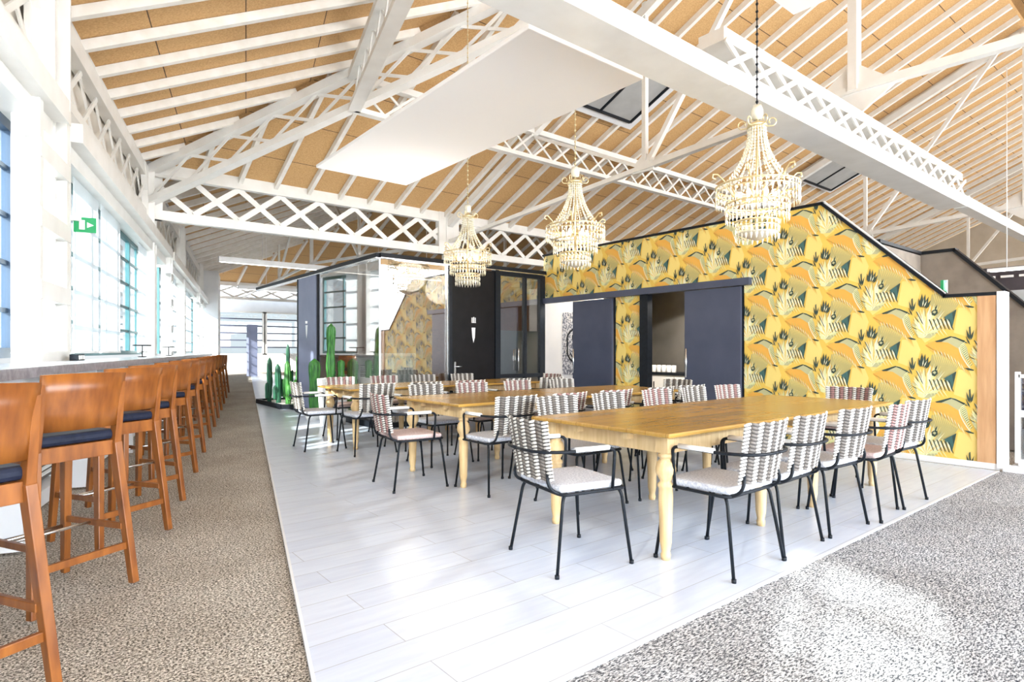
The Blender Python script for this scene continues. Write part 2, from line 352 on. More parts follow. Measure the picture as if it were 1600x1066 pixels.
# main trusses (rods) at X = 9.04 and 19.4
def main_truss(X, label):
    r = thing('rod_truss', label, 'truss', (X,0,0)); r['kind']='structure'
    def rod(nm, a, b, w=.1, h=.1):
        m = MB(); m.beam((0,a[0],a[1]),(0,b[0],b[1]), w, h, up=V((1,0,0))); obj(nm, m, white, r)
    rod('tie_rod', (Y1,4.28),(7.2,4.72),.09,.1); rod('tie_rod', (7.2,4.72),(3.5,4.92),.11,.12); rod('tie_rod', (3.5,4.92),(-1,4.80),.11,.12); rod('tie_rod',(-1,4.8),(Yn,4.28),.1,.1)
    rod('vertical_post', (7.2,4.72),(7.2,7.85),.09,.09); rod('vertical_post', (3.5,4.9),(3.5,9.3),.12,.16); rod('vertical_post', (-.2,4.8),(-.2,7.8),.09,.09)
    rod('diagonal_strut', (7.15,4.75),(3.9,9.2),.09,.09); rod('diagonal_strut', (7.25,4.72),(10.4,6.2),.07,.07); rod('diagonal_strut', (-.2,4.8),(3.2,9.2),.08,.08)
    m = MB(); m.prism([(-.02,3.5-.55,4.86),(-.02,3.5,4.5),(-.02,3.5+.55,4.92),(-.02,3.5,5.3)], (.04,0,0)); obj('gusset_plate', m, white, r)
    m = MB(); m.prism([(-.02,7.0,4.62),(-.02,7.5,4.64),(-.02,7.4,4.85),(-.02,7.2,5.0),(-.02,7.0,4.85)], (.04,0,0)); obj('gusset_plate', m, white, r)
    m = MB(); m.beam((0,Y1-.1,ZE-.28),(0,3.6,ZR1-.3),.14,.18); m.beam((0,3.4,ZR1-.3),(0,Yn,ZE-.28),.14,.18); obj('top_chord', m, white, r)
main_truss(9.04, 'white rod truss with king post crossing the room beside the hanging panel')
main_truss(29.8,'white rod truss deep in the right part of the hall, furthest from the camera')
main_truss(19.4, 'white rod truss seen past the sloping end of the wallpapered wall')
# columns on the girder line
for X,lab in ((9.04,'white steel column rising behind the smallest chandelier to the lattice girder'),(19.4,'white steel column hidden behind the wallpapered wall under the far girder')):
    r = thing('steel_column', lab, 'column', (X,Y1,0)); r['kind']='structure'
    m = MB(); m.box((0,0,2.5),(.24,.24,5.0)); obj('shaft', m, white, r)
    m = MB(); m.prism([(-.5,-.06,5.05),(.5,-.06,5.05),(.26,-.06,4.7),(.2,-.06,4.0),(-.2,-.06,4.0),(-.26,-.06,4.7)], (0,.12,0)); obj('head_plate', m, white, r)
# wall columns
for al,lab in ((7.35,'white boxed wall column rising to the eave beam beside the nearest window'),(al0,'white wall column at the corner where hip truss and girder meet'),(20.6,'white wall column past the second row of blinds'),(29,'white wall column furthest along the window wall')):
    r = thing('wall_column', lab, 'column', WP(al,CW,0), WROT); r['kind']='structure'
    wd=.44 if al<8 else .26
    m = MB(); m.box((0,0,2.5),(.06,wd*1.4,5.0)); m.box((.10,-wd*.62,2.5),(.22,.03,5.0)); m.box((.10,wd*.62,2.5),(.22,.03,5.0)); obj('shaft', m, white, r)
    m = MB(); m.prism([(.0,-.55,4.95),(.0,.55,4.95),(.0,.25,4.45),(.0,.2,3.75),(.0,-.2,3.75),(.0,-.25,4.45)], (.10,0,0)); obj('capital', m, white, r)
# suspended panels
m = MB(); m.box((4.30,6.72,4.17),(1.62,5.25,.05)); pnl = obj('ceiling_panel', m, panelwhite, bevel=.008)
tag(pnl, 'large white rectangular acoustic panel hanging level beneath the roof', 'panel')
m = MB(); m.box((4.34,-.14,4.17),(1.62,5.25,.05)); tag(obj('ceiling_panel', m, panelwhite), 'second white hanging panel cut off by the top edge of the photo', 'panel')
# rooflights
def rooflight(x0,x1,y0,y1,lab):
    r = thing('roof_window', lab, 'roof window', ((x0+x1)/2,(y0+y1)/2,ZE+S*(Y1-(y0+y1)/2))); r['kind']='structure'
    w = (x1-x0)/2; h = (y1-y0)/2
    def Z(y): return -S*y
    o = []
    m = MB()
    for a,b_ in (((-w,-h),(w,-h)),((w,-h),(w,h)),((w,h),(-w,h)),((-w,h),(-w,-h))):
        m.face([(a[0],a[1],Z(a[1])-.15),(b_[0],b_[1],Z(b_[1])-.15),(b_[0]*.8,b_[1]*.8,Z(b_[1]*.8)-.16),(a[0]*.8,a[1]*.8,Z(a[1]*.8)-.16)])
    obj('shaft_lining', m, wallwhite, r)
    m = MB(); m.face([(-w*.8,-h*.8,Z(-h*.8)-.175),(w*.8,-h*.8,Z(-h*.8)-.175),(w*.8,h*.8,Z(h*.8)-.175),(-w*.8,h*.8,Z(h*.8)-.175)]); obj('shade', m, greywall, r)
    m = MB()
    for a,b_ in (((-w,-h),(w,-h)),((w,-h),(w,h)),((w,h),(-w,h)),((-w,h),(-w,-h))):
        m.beam((a[0]*.8,a[1]*.8,Z(a[1]*.8)-.19),(b_[0]*.8,b_[1]*.8,Z(b_[1]*.8)-.19),.06,.05)
    m.beam((0,-h*.8,Z(-h*.8)-.19),(0,h*.8,Z(h*.8)-.19),.05,.04)
    obj('frame', m, black, r)
rooflight(8.9,11.6,7.5,9.7,'white lined rooflight with grey shade beside the hanging panel')
rooflight(19.4,22.2,8.0,9.4,'white lined rooflight above the peak of the wallpapered wall')
# ================================================================== WINDOW WALL
CZ = 1.12
def wbox(m, al0_, al1_, ac0, ac1, z0, z1):
    P = [WP(al0_,ac0,z0),WP(al1_,ac0,z0),WP(al1_,ac1,z0),WP(al0_,ac1,z0)]; m.prism(P,(0,0,z1-z0))
m = MB(); wbox(m,-16,-3.5,-2.12,-1.92,0,5); struct('wall_left', m, wallwhite)  # unseen stretch added behind the camera to stop stray sun
m = MB(); wbox(m,-4,33,-2.12,-1.62,-.0,1.06); struct('wall_left', m, wallwhite)
m = MB(); wbox(m,-4,36,-2.12,-2.02,3.62,5.04); struct('wall_left', m, noise_mat('upper_wall_cream',(.72,.66,.58),(.8,.75,.68),nscale=2,rough=.8))
m = MB(); wbox(m,-4,6.95,-1.95,-1.55,3.40,3.62); wbox(m,-4,6.95,-1.95,-1.68,3.24,3.40); struct('trim_2', m, white)
m = MB(); wbox(m,7.6,16.1,-1.95,-1.58,3.42,3.62); wbox(m,7.6,16.1,-1.95,-1.72,3.24,3.42); struct('trim_3', m, white)
m = MB(); wbox(m,16.5,25.3,-1.95,-1.58,3.42,3.62); wbox(m,16.5,25.3,-1.95,-1.72,3.24,3.42); struct('trim_4', m, white)
m = MB(); wbox(m,25.7,33.5,-1.95,-1.58,3.42,3.62); wbox(m,25.7,33.5,-1.95,-1.72,3.24,3.42); struct('trim_5', m, white)
def boxed_post(al, w, lab):
    r = thing('window_post', lab, 'post', WP(al,-1.72,0), WROT); r['kind']='structure'
    # in local frame x = across, y = along
    m = MB(); m.box((0,-w/2+.05,2.34),(.20,.10,2.56)); m.box((0,w/2-.05,2.34),(.20,.10,2.56)); obj('post_flange', m, white, r)
    m = MB()
    for z in (1.13,1.75,2.38,2.98,3.55): m.box((.05,0,z),(.12,w,.16 if z<3.5 else .14))
    obj('batten_plates', m, white, r)
    m = MB(); m.box((-.08,0,2.34),(.01,w*.9,2.5)); obj('infill_pane', m, winglass, r)
boxed_post(6.80,.95,'white boxed steel window post beside the nearest window')
boxed_post(16.3,.5,'white boxed steel window post at the far end of the first blinds')
boxed_post(25.5,.5,'white boxed steel window post far along the bar counter')
wn = [0]
def window(a0, a1, ac, ncol, z0=1.15, z1=3.24, rows=5, fm=None, fr=.05, muntin=.04):
    wn[0]+=1; r = bpy.data.objects.new('window_%d'%wn[0], None); col.objects.link(r); r['kind']='structure'; r.location = WP((a0+a1)/2,ac,0); r.rotation_euler=(0,0,WROT)
    L = a1-a0; fm = fm or white
    m = MB()
    for i in range(ncol+1): m.box((0, -L/2+L*i/ncol, (z0+z1)/2),(.07,fr,z1-z0))
    m.box((0,0,z0+fr/2),(.07,L,fr)); m.box((0,0,z1-fr/2),(.07,L,fr)); obj('window_frame', m, fm, r)
    m = MB()
    for j in range(1,rows): m.box((0,0,z0+(z1-z0)*j/rows),(.035,L,muntin))
    for i in range(ncol): m.box((0,-L/2+L*(i+.5)/ncol,(z0+z1)/2),(.035,muntin,z1-z0))
    obj('glazing_bars', m, fm, r)
    m = MB(); m.box((-.0,0,(z0+z1)/2),(.006,L-.02,z1-z0-.02)); obj('pane', m, winglass, r)
    return r
window(-3.5,6.62,-1.93,7,fm=steelblue,fr=.09,muntin=.04)
window(7.5,16.0,-1.95,5,fm=teal,fr=.07)
window(16.6,25.2,-1.95,5,fm=teal,fr=.07)
window(25.8,33.5,-1.95,5,fm=teal,fr=.07)
nb_ = 0
for a0,a1,lab in ((-1.1,5.75,'wide unseen white roller blind added beside the camera to hold back the sun'),(-3.5,-1.9,'unseen white roller blind added behind the camera to hold back the sun'),(8.35,9.62,'white roller blind next to the boxed post and green exit sign'),(9.78,11.15,'white roller blind, second past the exit sign'),(12.9,14.9,'white roller blind just before the second boxed post'),(17.2,19.4,'white roller blind just past the second boxed post'),(21.5,24.6,'white roller blind far along the window wall')):  # first two blinds are added out of view to narrow the sun patch
    m = MB(); 
    for i in range(6):
        pass
    P = [WP(a0,-1.83,1.2),WP(a1,-1.83,1.2),WP(a1,-1.83,3.3),WP(a0,-1.83,3.3)]; m.prism(P,(WN[0]*.004,WN[1]*.004,0))
    r = thing('roller_blind', lab, 'blind', WP((a0+a1)/2,-1.83,1.2), 0, None)
    o = obj('fabric', m, blind, r); o.matrix_parent_inverse = Matrix.Translation(r.location).inverted()
    m = MB(); m.beam(WP(a0,-1.83,1.2),WP(a1,-1.83,1.2),.03,.03); o = obj('bottom_bar', m, signwhite, r); o.matrix_parent_inverse = Matrix.Translation(r.location).inverted()
# mullions in front of blinds
m = MB()
# far pillar and end wall
m = MB(); wbox(m,31.2,33.8,-2.0,-1.2,0,5); struct('wall_left', m, wallwhite)
m = MB(); m.box((15.5,36.0,.5),(20,.2,1.0)); m.box((15.5,36.0,4.3),(20,.2,1.6)); struct('wall_back', m, wallwhite)
for i in range(5):
    x0 = 7.2+i*3.2
    wn[0]+=1; r = bpy.data.objects.new('window_%d'%wn[0], None); col.objects.link(r); r['kind']='structure'; r.location=(x0+1.6,36.0,0)
    m = MB()
    for xx in (-1.55,1.55): m.box((xx,0,2.25),(.16,.1,2.5))
    for z in (1.03,3.47): m.box((0,0,z),(3.2,.1,.1))
    obj('window_frame', m, white, r)
    m = MB()
    for j in range(1,6): m.box((0,0,1.03+2.44*j/6),(3.1,.04,.07))
    obj('glazing_bars', m, bluegrey, r)
    m = MB(); m.box((0,0.03,2.25),(3.0,.006,2.4)); obj('pane', m, winglass, r)
r = thing('corridor_pillar','blue grey pillar standing at the far end of the aisle','pillar',(8.2,30.4,0)); r['kind']='structure'
m = MB(); m.box((0,0,1.25),(.4,.4,2.5)); obj('shaft', m, lilac, r)
# ================================================================== BAR COUNTER
r = thing('bar_counter','long grey stone bar counter running under the windows','counter',WP(10.5,-1.36,0),WROT)
m = MB(); m.box((0,0,CZ-.032),(.52,27,.056)); obj('slab', m, stone, r)
m = MB(); m.box((0,0,CZ-.002),(.518,27,.004)); obj('top_surface', m, countertop, r)
al=-1.2
while al<24:
    m = MB(); m.box((-.06,al-10.5,(CZ-.06)/2),(.38,.05,CZ-.06)); obj('support_panel', m, wallwhite, r)
    al+=1.9
# radiator grilles beneath the counter
al=-.9; k=0
names=['nearest, at the left edge','second from the camera','third from the camera','fourth from the camera','fifth from the camera','sixth from the camera','seventh from the camera','eighth from the camera']
while al<13.5:
    rr = thing('radiator','white louvred radiator under the bar counter, '+names[k],'radiator',WP(al+.9,-1.57,0.15),WROT,'radiators under the bar counter')
    m = MB(); m.box((0,0,.35),(.05,1.6,.72)); obj('housing', m, darkwall, rr)
    m = MB()
    for j in range(15): m.box((.035,0,.04+j*.046),(.02,1.56,.022), Matrix.Rotation(.5,3,'Y'))
    obj('louvres', m, signwhite, rr)
    al+=1.9; k+=1
m = MB(); wbox(m,-3,33,-1.62,-1.45,0,.12); struct('baseboard_left', m, wallwhite)
# things on the counter
def wthing(name, lab, cat, al, ac, z): return thing(name, lab, cat, WP(al,ac,z), WROT)
t = wthing('socket_box','small black socket box on the bar counter below the boxed post','socket',7.0,-1.5,CZ)
m = MB(); m.box((0,0,.03),(.07,.26,.06)); obj('box', m, black, t, bevel=.005)
m = MB(); [m.box((.037,y,.03),(.004,.05,.04)) for y in (-.08,0,.08)]; obj('sockets', m, signwhite, t)
for al,lab in ((10.6,'small desk lamp shape on the counter below the second blind'),(14.0,'small dark tray stand on the counter before the second boxed post')):
    t = wthing('counter_stand',lab,'stand',al,-1.45,CZ)
    m = MB(); m.lathe([(.06,0),(.06,.01),(.008,.015),(.008,.17)]); obj('stem', m, black, t)
    m = MB(); m.box((0,0,.18),(.2,.34,.02)); obj('tray', m, black, t)
# exit sign by window
t = thing('exit_sign','green and white exit sign projecting from the boxed window post','sign',WP(7.62,-1.83,2.62),WROT)
m = MB(); m.box((0,0,0),(.05,.05,.09)); m.box((.12,0,.0),(.22,.05,.05)); obj('bracket', m, signwhite, t)
m = MB(); m.box((.26,.03,-.06),(.20,.02,.16)); obj('sign_face', m, green, t)
m = MB(); m.box((.235,.018,-.06),(.05,.004,.10)); m.prism([(.28,.016,-.03),(.34,.016,-.06),(.28,.016,-.09)],(0,.004,0)); obj('running_figure', m, signwhite, t)
# ================================================================== STOOLS
def make_stool():
    r = thing('bar_stool','x','stool')
    # local: +Y is facing direction, back at -Y
    W=.42
    for sx in (-1,1):
        m = MB(); m.beam((sx*.238,-.265,0),(sx*.19,-.19,.74),.034,.040,up=V((0,1,0)),w2=.040,h2=.055); m.beam((sx*.19,-.19,.74),(sx*.185,-.245,1.06),.036,.05,up=V((0,1,0)),w2=.03,h2=.03); obj('rear_leg', m, stoolwood, r, bevel=.004)
        m = MB(); m.beam((sx*.20,.22,0),(sx*.175,.17,.75),.032,.036,up=V((0,1,0)),w2=.042,h2=.048); obj('front_leg', m, stoolwood, r, bevel=.004)
    m = MB(); n=10; rows=[(.83,-.205),(.92,-.222),(1.01,-.238),(1.10,-.255)]
    def bp(i,z,y,o): 
        t=-1+2*i/n; return V((t*.196, y-.035*(1-t*t)+.02*0+o, z+(.006*(1-t*t) if z>1.05 else 0)))
    gr={}
    for o in (0,1):
        for j,(z,y) in enumerate(rows):
            for i in range(n+1): gr[o,j,i]=m.bm.verts.new(bp(i,z,y,-.009 if o==0 else .009))
    for o in (0,1):
        for j in range(len(rows)-1):
            for i in range(n):
                f=m.bm.faces.new([gr[o,j,i],gr[o,j,i+1],gr[o,j+1,i+1],gr[o,j+1,i]]); f.smooth=True
    for i in range(n):
        m.bm.faces.new([gr[0,0,i],gr[0,0,i+1],gr[1,0,i+1],gr[1,0,i]]); k=len(rows)-1; m.bm.faces.new([gr[0,k,i],gr[0,k,i+1],gr[1,k,i+1],gr[1,k,i]])
    for j in range(len(rows)-1):
        for i in (0,n): m.bm.faces.new([gr[0,j,i],gr[0,j+1,i],gr[1,j+1,i],gr[1,j,i]])
    obj('backrest', m, stoolwood, r)
    m = MB(); m.box((0,-.185,.715),(.36,.026,.075)); m.box((0,.165,.715),(.34,.026,.075)); m.box((-.18,-.01,.715),(.026,.34,.075)); m.box((.18,-.01,.715),(.026,.34,.075)); obj('seat_frame', m, stoolwood, r, bevel=.003)
    m = MB(); m.box((0,-.005,.782),(.40,.38,.052)); obj('cushion', m, navy, r, bevel=.018)
    m = MB(); m.beam((-.225,-.24,.20),(.225,-.24,.20),.022,.036); obj('stretcher', m, stoolwood, r, bevel=.003)
    for sx in (-1,1):
        m = MB(); m.beam((sx*.205,-.225,.30),(sx*.19,.20,.30),.02,.032); obj('stretcher', m, stoolwood, r, bevel=.003)
    m = MB(); m.tube([(-.19,.205,.26),(.19,.205,.26)],.011,10); obj('foot_rail', m, chrome, r)
    m = MB(); m.tube([(-.2,-.0,.30),(.2,-.0,.30)],.008,8); obj('foot_rail', m, chrome, r)
    return r
st0 = make_stool()
sal = [2.63,3.664,4.63,5.50,6.7,8.0,9.3,10.6,12.0,13.5,15.2,17.0,19.2]
sac = [-.975,-.891,-.835,-.82]+[-.81]*9
ords = ['nearest the camera, cut by the left edge','second from the camera','third from the camera','fourth from the camera','fifth from the camera','sixth from the camera','seventh from the camera','eighth from the camera','ninth from the camera','tenth from the camera','fourth from the far end','second from the far end','furthest along the counter']
ords[10]='third from the far end'
for i,(a,c) in enumerate(zip(sal,sac)):
    lab = 'brown wooden bar stool with navy seat, '+ords[i]
    rz = radians([30,30,30,29][min(i,3)] + (i*7%5-2))
    p = WP(a+.0,c,0)
    if i==0: st0.location=p; st0.rotation_euler=(0,0,rz); tag(st0,lab,'bar stool','wooden bar stools along the window counter')
    else: dup(st0,p,rz,lab,'wooden bar stools along the window counter')
# ================================================================== ARMCHAIRS
def back_mesh(c1, c2, name):
    m = MB(); nb=11; rows=17
    z0,z1=.50,.835
    for i in range(nb):
        m.mi = i%2
        a0=-1+2*i/nb; a1=-1+2*(i+1)/nb; ma=(a0+a1)/2
        for j in range(rows):
            z=z0+(z1-z0)*(j+.5)/rows; lean=-.235-(z-z0)*.16
            def pt(t,dz):
                t2=max(-1,min(1,t)); edge=(z1-.02*abs(t2)**4)
                return V((t2*.225*(.93+.1*(z-z0)/.33), lean-.055*(1-t2*t2)+.0, z+dz))
            sl=.0045 if i%2==0 else -.0045
            m.tube([pt(a0+.012,-sl),pt(ma,0)+V((0,.002,0)),pt(a1-.012,sl)],[.0066,.0082,.0066],6)
    # dark core behind the weave
    m.mi=2
    n=8
    for i in range(n):
        t0=-1+2*i/n; t1=-1+2*(i+1)/n
        def q(t,z): lean=-.235-(z-z0)*.16; return V((t*.222*(.93+.1*(z-z0)/.33), lean-.055*(1-t*t)-.001, z))
        f=m.face([q(t0,z0+.004),q(t1,z0+.004),q(t1,z1-.004),q(t0,z1-.004)])
    bmesh.ops.recalc_face_normals(m.bm, faces=m.bm.faces)
    me=bpy.data.meshes.new(name); m.bm.to_mesh(me); m.bm.free()
    for c in (c1,c2,coredark): me.materials.append(c)
    return me
def arc(p0,p1,p2,n=6):
    p0,p1,p2=V(p0),V(p1),V(p2); return [p0*(1-t)**2+p1*2*t*(1-t)+p2*t*t for t in [i/n for i in range(n+1)]]
def make_chair():
    r = thing('armchair','x','chair'); R=.0095
    for sx in (-1,1):
        m = MB(); m.tube([(sx*.265,-.25,0)]+arc((sx*.225,-.19,.38),(sx*.22,-.18,.425),(sx*.20,-.15,.43)),R,8); m.lathe([(.013,0),(.013,.02)],(sx*.265,-.25,0),8); obj('rear_leg', m, black, r)
        m = MB(); m.tube([(sx*.265,.25,0)]+arc((sx*.235,.205,.38),(sx*.23,.195,.43),(sx*.19,.19,.432)),R,8); m.lathe([(.013,0),(.013,.02)],(sx*.265,.25,0),8); obj('front_leg', m, black, r)
    # seat ring frame
    ring=[]
    for (cx,cy,a0) in ((.20,.18,0),(-.20,.18,90),(-.20,-.16,180),(.20,-.16,270)):
        for k in range(5): a=radians(a0+k*22.5); ring.append((cx+.045*cos(a), cy+.045*sin(a), .432))
    m = MB(); m.tube(ring,R,8,closed=True); obj('seat_frame', m, black, r)
    m = MB(); m.box((0,.005,.458),(.46,.42,.04)); obj('seat', m, seatgrey, r, bevel=.016)
    # wrap-around arm rail: rises from front sides, arms back around backrest
    for sx in (-1,1):
        m = MB()
        pts=[(sx*.245,.13,.43),(sx*.25,.14,.60)]+arc((sx*.25,.14,.62),(sx*.255,.145,.665),(sx*.255,.10,.665))+arc((sx*.258,.0,.665),(sx*.285,-.335,.665),(sx*.06,-.343,.665),9)+[(0,-.345,.665)]
        m.tube(pts,R,8); obj('arm_rail', m, black, r)
        m = MB(); m.tube([(sx*.256,.095,.672),(sx*.259,.0,.672),(sx*.258,-.13,.672)],.015,8); obj('arm_pad', m, padwhite, r)
        m = MB(); m.tube([(sx*.17,-.255,.56)]+arc((sx*.19,-.262,.50),(sx*.205,-.255,.435),(sx*.215,-.17,.432)),R,8); obj('back_support', m, black, r)
    me = back_mesh(cordlight,cordtaupe,'backrest'); o=bpy.data.objects.new('backrest',me); col.objects.link(o); o.parent=r
    return r
ch0 = make_chair()
backs = {'grey':[c.data for c in ch0.children if c.name.startswith('backrest')][0],'pink':back_mesh(cordlight,cordpink,'backrest_pink')}
seat_g = [c.data for c in ch0.children if c.name.startswith('seat') and 'frame' not in c.name][0]
seat_p = seat_g.copy(); seat_p.materials.clear(); seat_p.materials.append(seatpink)
first=[True]
def chair(x,y,deg,kind,lab):
    rz=radians(deg)
    if first[0]: o=ch0; o.location=(x,y,0.001); o.rotation_euler=(0,0,rz); first[0]=False
    else: o=dup(ch0,(x,y,0.001),rz,'x',None,None)
    bk=backs['pink' if kind=='pink' else 'grey']; st=seat_p if kind=='pink' else seat_g
    for c in o.children:
        n=c.name.split('.')[0]
        if n=='backrest': c.data=bk
        if n=='seat': c.data=st
    tag(o,lab,'chair','woven armchairs around the dining tables'); return o
g='grey and white'; 
od=['first','second','third','fourth','fifth']
# facing +Y is rz=0 ; facing +X is rz=-90 ; facing -Y is 180
chair(2.45,2.51,-101,'grey','large grey and white woven armchair at the near left head of the front table')
chair(2.65,4.78,-97,'pink','pink striped woven armchair at the left head of the middle table')
chair(2.78,7.32,-95,'grey','grey woven armchair at the left head of the furthest table, nearest the cacti')
T1n=[(3.10,1.93,0,'grey'),(3.63,1.94,2,'grey'),(4.28,1.93,-3,'grey'),(4.88,1.88,3,'pink'),(5.41,1.91,-4,'grey')]
for i,(x,y,a,k) in enumerate(T1n): chair(x,y,a,k,('pink' if k=='pink' else 'grey')+' woven armchair on the camera side of the front table, %s from the left'%od[i])
T1f=[(3.40,3.35,178,'grey'),(4.05,3.34,183,'grey'),(4.75,3.35,180,'pink'),(5.36,3.34,182,'grey'),(6.00,3.36,176,'pink')]
for i,(x,y,a,k) in enumerate(T1f): chair(x,y,a,k,('pink' if k=='pink' else 'grey')+' woven armchair on the far side of the front table, %s from the left'%od[i])
chair(6.36,2.62,92,'pink','pink woven armchair at the right head of the front table against the wallpaper')
T2n=[(3.18,4.18,0,'grey'),(3.78,4.16,3,'pink'),(4.45,4.17,-2,'pink'),(5.12,4.16,2,'grey'),(5.72,4.18,-3,'grey')]
for i,(x,y,a,k) in enumerate(T2n): chair(x,y,a,k,('pink' if k=='pink' else 'grey')+' woven armchair on the camera side of the middle table, %s from the left'%od[i])
T2f=[(3.45,5.55,181,'grey'),(4.06,5.54,178,'pink'),(4.80,5.56,182,'pink'),(5.55,5.54,180,'grey')]
for i,(x,y,a,k) in enumerate(T2f): chair(x,y,a,k,('pink' if k=='pink' else 'grey')+' woven armchair on the far side of the middle table, %s from the left'%od[i])
chair(6.42,4.80,90,'grey','grey woven armchair at the right head of the middle table')
T3n=[(3.10,6.64,0,'grey'),(3.72,6.62,3,'grey'),(4.42,6.63,-2,'pink'),(5.2,6.62,2,'grey'),(5.85,6.64,0,'grey')]
for i,(x,y,a,k) in enumerate(T3n): chair(x,y,a,k,('pink' if k=='pink' else 'grey')+' woven armchair on the camera side of the furthest table, %s from the left'%od[i])
T3f=[(3.45,8.0,180,'pink'),(4.15,8.02,178,'pink'),(4.85,8.0,182,'grey'),(5.6,8.02,180,'grey')]
for i,(x,y,a,k) in enumerate(T3f): chair(x,y,a,k,('pink' if k=='pink' else 'grey')+' woven armchair on the far side of the furthest table, %s from the left'%od[i])
chair(6.45,7.3,90,'pink','pink woven armchair at the right head of the furthest table')
# ================================================================== TABLES
LEG=[(.026,0),(.030,.03),(.024,.045),(.034,.10),(.042,.36),(.040,.415),(.047,.425),(.047,.44),(.034,.45),(.034,.46),(.058,.505),(.060,.53),(.050,.565),(.034,.585),(.034,.59),(.046,.598),(.046,.612),(.036,.62),(.036,.625)]
def table(x0,x1,y0,y1,lx,lab):
    r = thing('dining_table',lab,'table',((x0+x1)/2,(y0+y1)/2,0.001),0,'timber dining tables'); w=x1-x0; d=y1-y0; cx=(x0+x1)/2
    m = MB(); m.box((0,0,.738),(w-.002,d,.026)); obj('tabletop', m, [tabletop], r, bevel=.008)
    m = MB(); ax0=lx[0]-cx; ax1=lx[1]-cx; dy=d/2-.12
    m.box(((ax0+ax1)/2,-dy,.665),(ax1-ax0,.022,.10)); m.box(((ax0+ax1)/2,dy,.665),(ax1-ax0,.022,.10)); m.box((ax0,0,.665),(.022,2*dy,.10)); m.box((ax1,0,.665),(.022,2*dy,.10)); 
    obj('apron', m, pinewood, r)
    m = MB(); 
    for yy in (-dy*.45,dy*.45): m.box((0,yy,.7),(w*.92,.05,.045))
    obj('slide_rail', m, pinewood, r)
    for lxx in (ax0,ax1):
        for ly in (-dy,dy):
            m = MB(); m.lathe(LEG,(lxx,ly,0),16); m.box((lxx,ly,.673),(.085,.085,.102)); obj('leg', m, pinewood, r)
table(2.72,4.29,2.00,3.17,(2.85,3.92),'amber wooden dining table at the front, its left half with turned legs')
table(4.295,6.02,2.00,3.17,(4.70,5.86),'amber wooden dining table at the front, its right half near the wallpaper')
table(2.83,4.42,4.25,5.40,(2.96,4.03),'amber wooden dining table in the middle row, its left half')
table(4.425,6.10,4.25,5.40,(4.80,5.95),'amber wooden dining table in the middle row, its right half')
table(2.93,4.52,6.75,7.80,(3.06,4.12),'amber wooden dining table in the furthest row, its left half')
table(4.525,6.15,6.75,7.80,(4.90,6.0),'amber wooden dining table in the furthest row, its right half')
# ================================================================== WALLPAPERED WALL
WX=7.65
yel=mat('paper_yellow',(.82,.55,.10),.6); yel2=mat('paper_pale_yellow',(.86,.66,.20),.6); orange=mat('paper_orange',(.80,.42,.07),.6); olive=mat('paper_olive',(.50,.42,.16),.6)
sage=mat('paper_sage',(.52,.50,.27),.6); dkgreen=mat('paper_dark_green',(.035,.06,.045),.6); tealp=mat('paper_teal',(.05,.13,.12),.6); palegr=mat('paper_pale_green',(.76,.76,.38),.6); cream=mat('paper_cream',(.88,.84,.58),.6); midol=mat('paper_ochre',(.68,.44,.09),.6)
PM=[yel,yel2,orange,olive,sage,dkgreen,tealp,palegr,cream,midol]
# motif in a 500 x 500 cell (x right, y down), repeated half-drop
motif=[]
def add(mi,pts): motif.append((mi,pts))
def leaf(mi,x0,y0,x1,y1,w):
    dx,dy=x1-x0,y1-y0; l=sqrt(dx*dx+dy*dy); nx,ny=-dy/l*w,dx/l*w
    add(mi,[(x0,y0),(x0+dx*.35+nx,y0+dy*.35+ny),(x1,y1),(x0+dx*.35-nx,y0+dy*.35-ny)])
# big pale panel and ochre folds
add(1,[(350,240),(480,245),(520,330),(470,490),(310,440)])
add(1,[(-20,300),(120,300),(150,470),(60,520),(-30,420)])
add(9,[(80,520),(180,500),(330,505),(420,560),(330,600),(150,590)])
# olive body below wing and orange arching frond
add(4,[(180,505),(240,480),(320,470),(380,500),(420,560),(440,650),(330,700),(200,640)])
add(3,[(120,620),(240,600),(360,700),(300,790),(180,760),(100,700)])
add(2,[(60,540),(150,510),(260,520),(350,570),(410,650),(450,740),(400,730),(300,650),(200,600),(110,590)])
for k in range(17):
    t=k/16; x0=110+t*300; y0=545+t*t*150; leaf(2 if k%2 else 9,x0,y0,x0+32+t*18,y0+95+20*t,7)
for k in range(15):
    t=k/14; leaf(1,130+t*250,600+t*t*110,160+t*258,700+t*t*70,3.2)
for k in range(9):
    t=k/8; leaf(8,140+t*230,580+t*t*110,165+t*240,640+t*t*120,3)
# black bird-like edge
add(5,[(150,508),(215,490),(285,468),(300,474),(255,492),(205,514),(165,516)])
add(5,[(285,468),(330,478),(400,505),(430,530),(405,524),(350,496),(300,480)])
# light arc on the right running down to the dark dash
for k in range(12):
    a=k/12; b_=(k+1)/12
    def A(t): return (352+ 92*t**1.6+ (8 if t>.8 else 0)*0, 560+170*t)
    (xa,ya),(xb,yb)=A(a),A(b_); add(8,[(xa,ya),(xb,yb),(xb+9,yb-2),(xa+9,ya-2)])
    leaf(7,xa+6,ya,xa+62-30*a,ya-52+20*a,6)
    leaf(5,xa+14,ya-6,xa+58-20*a,ya-30,2.2)
add(5,[(400,724),(440,726),(478,738),(476,746),(430,742)])
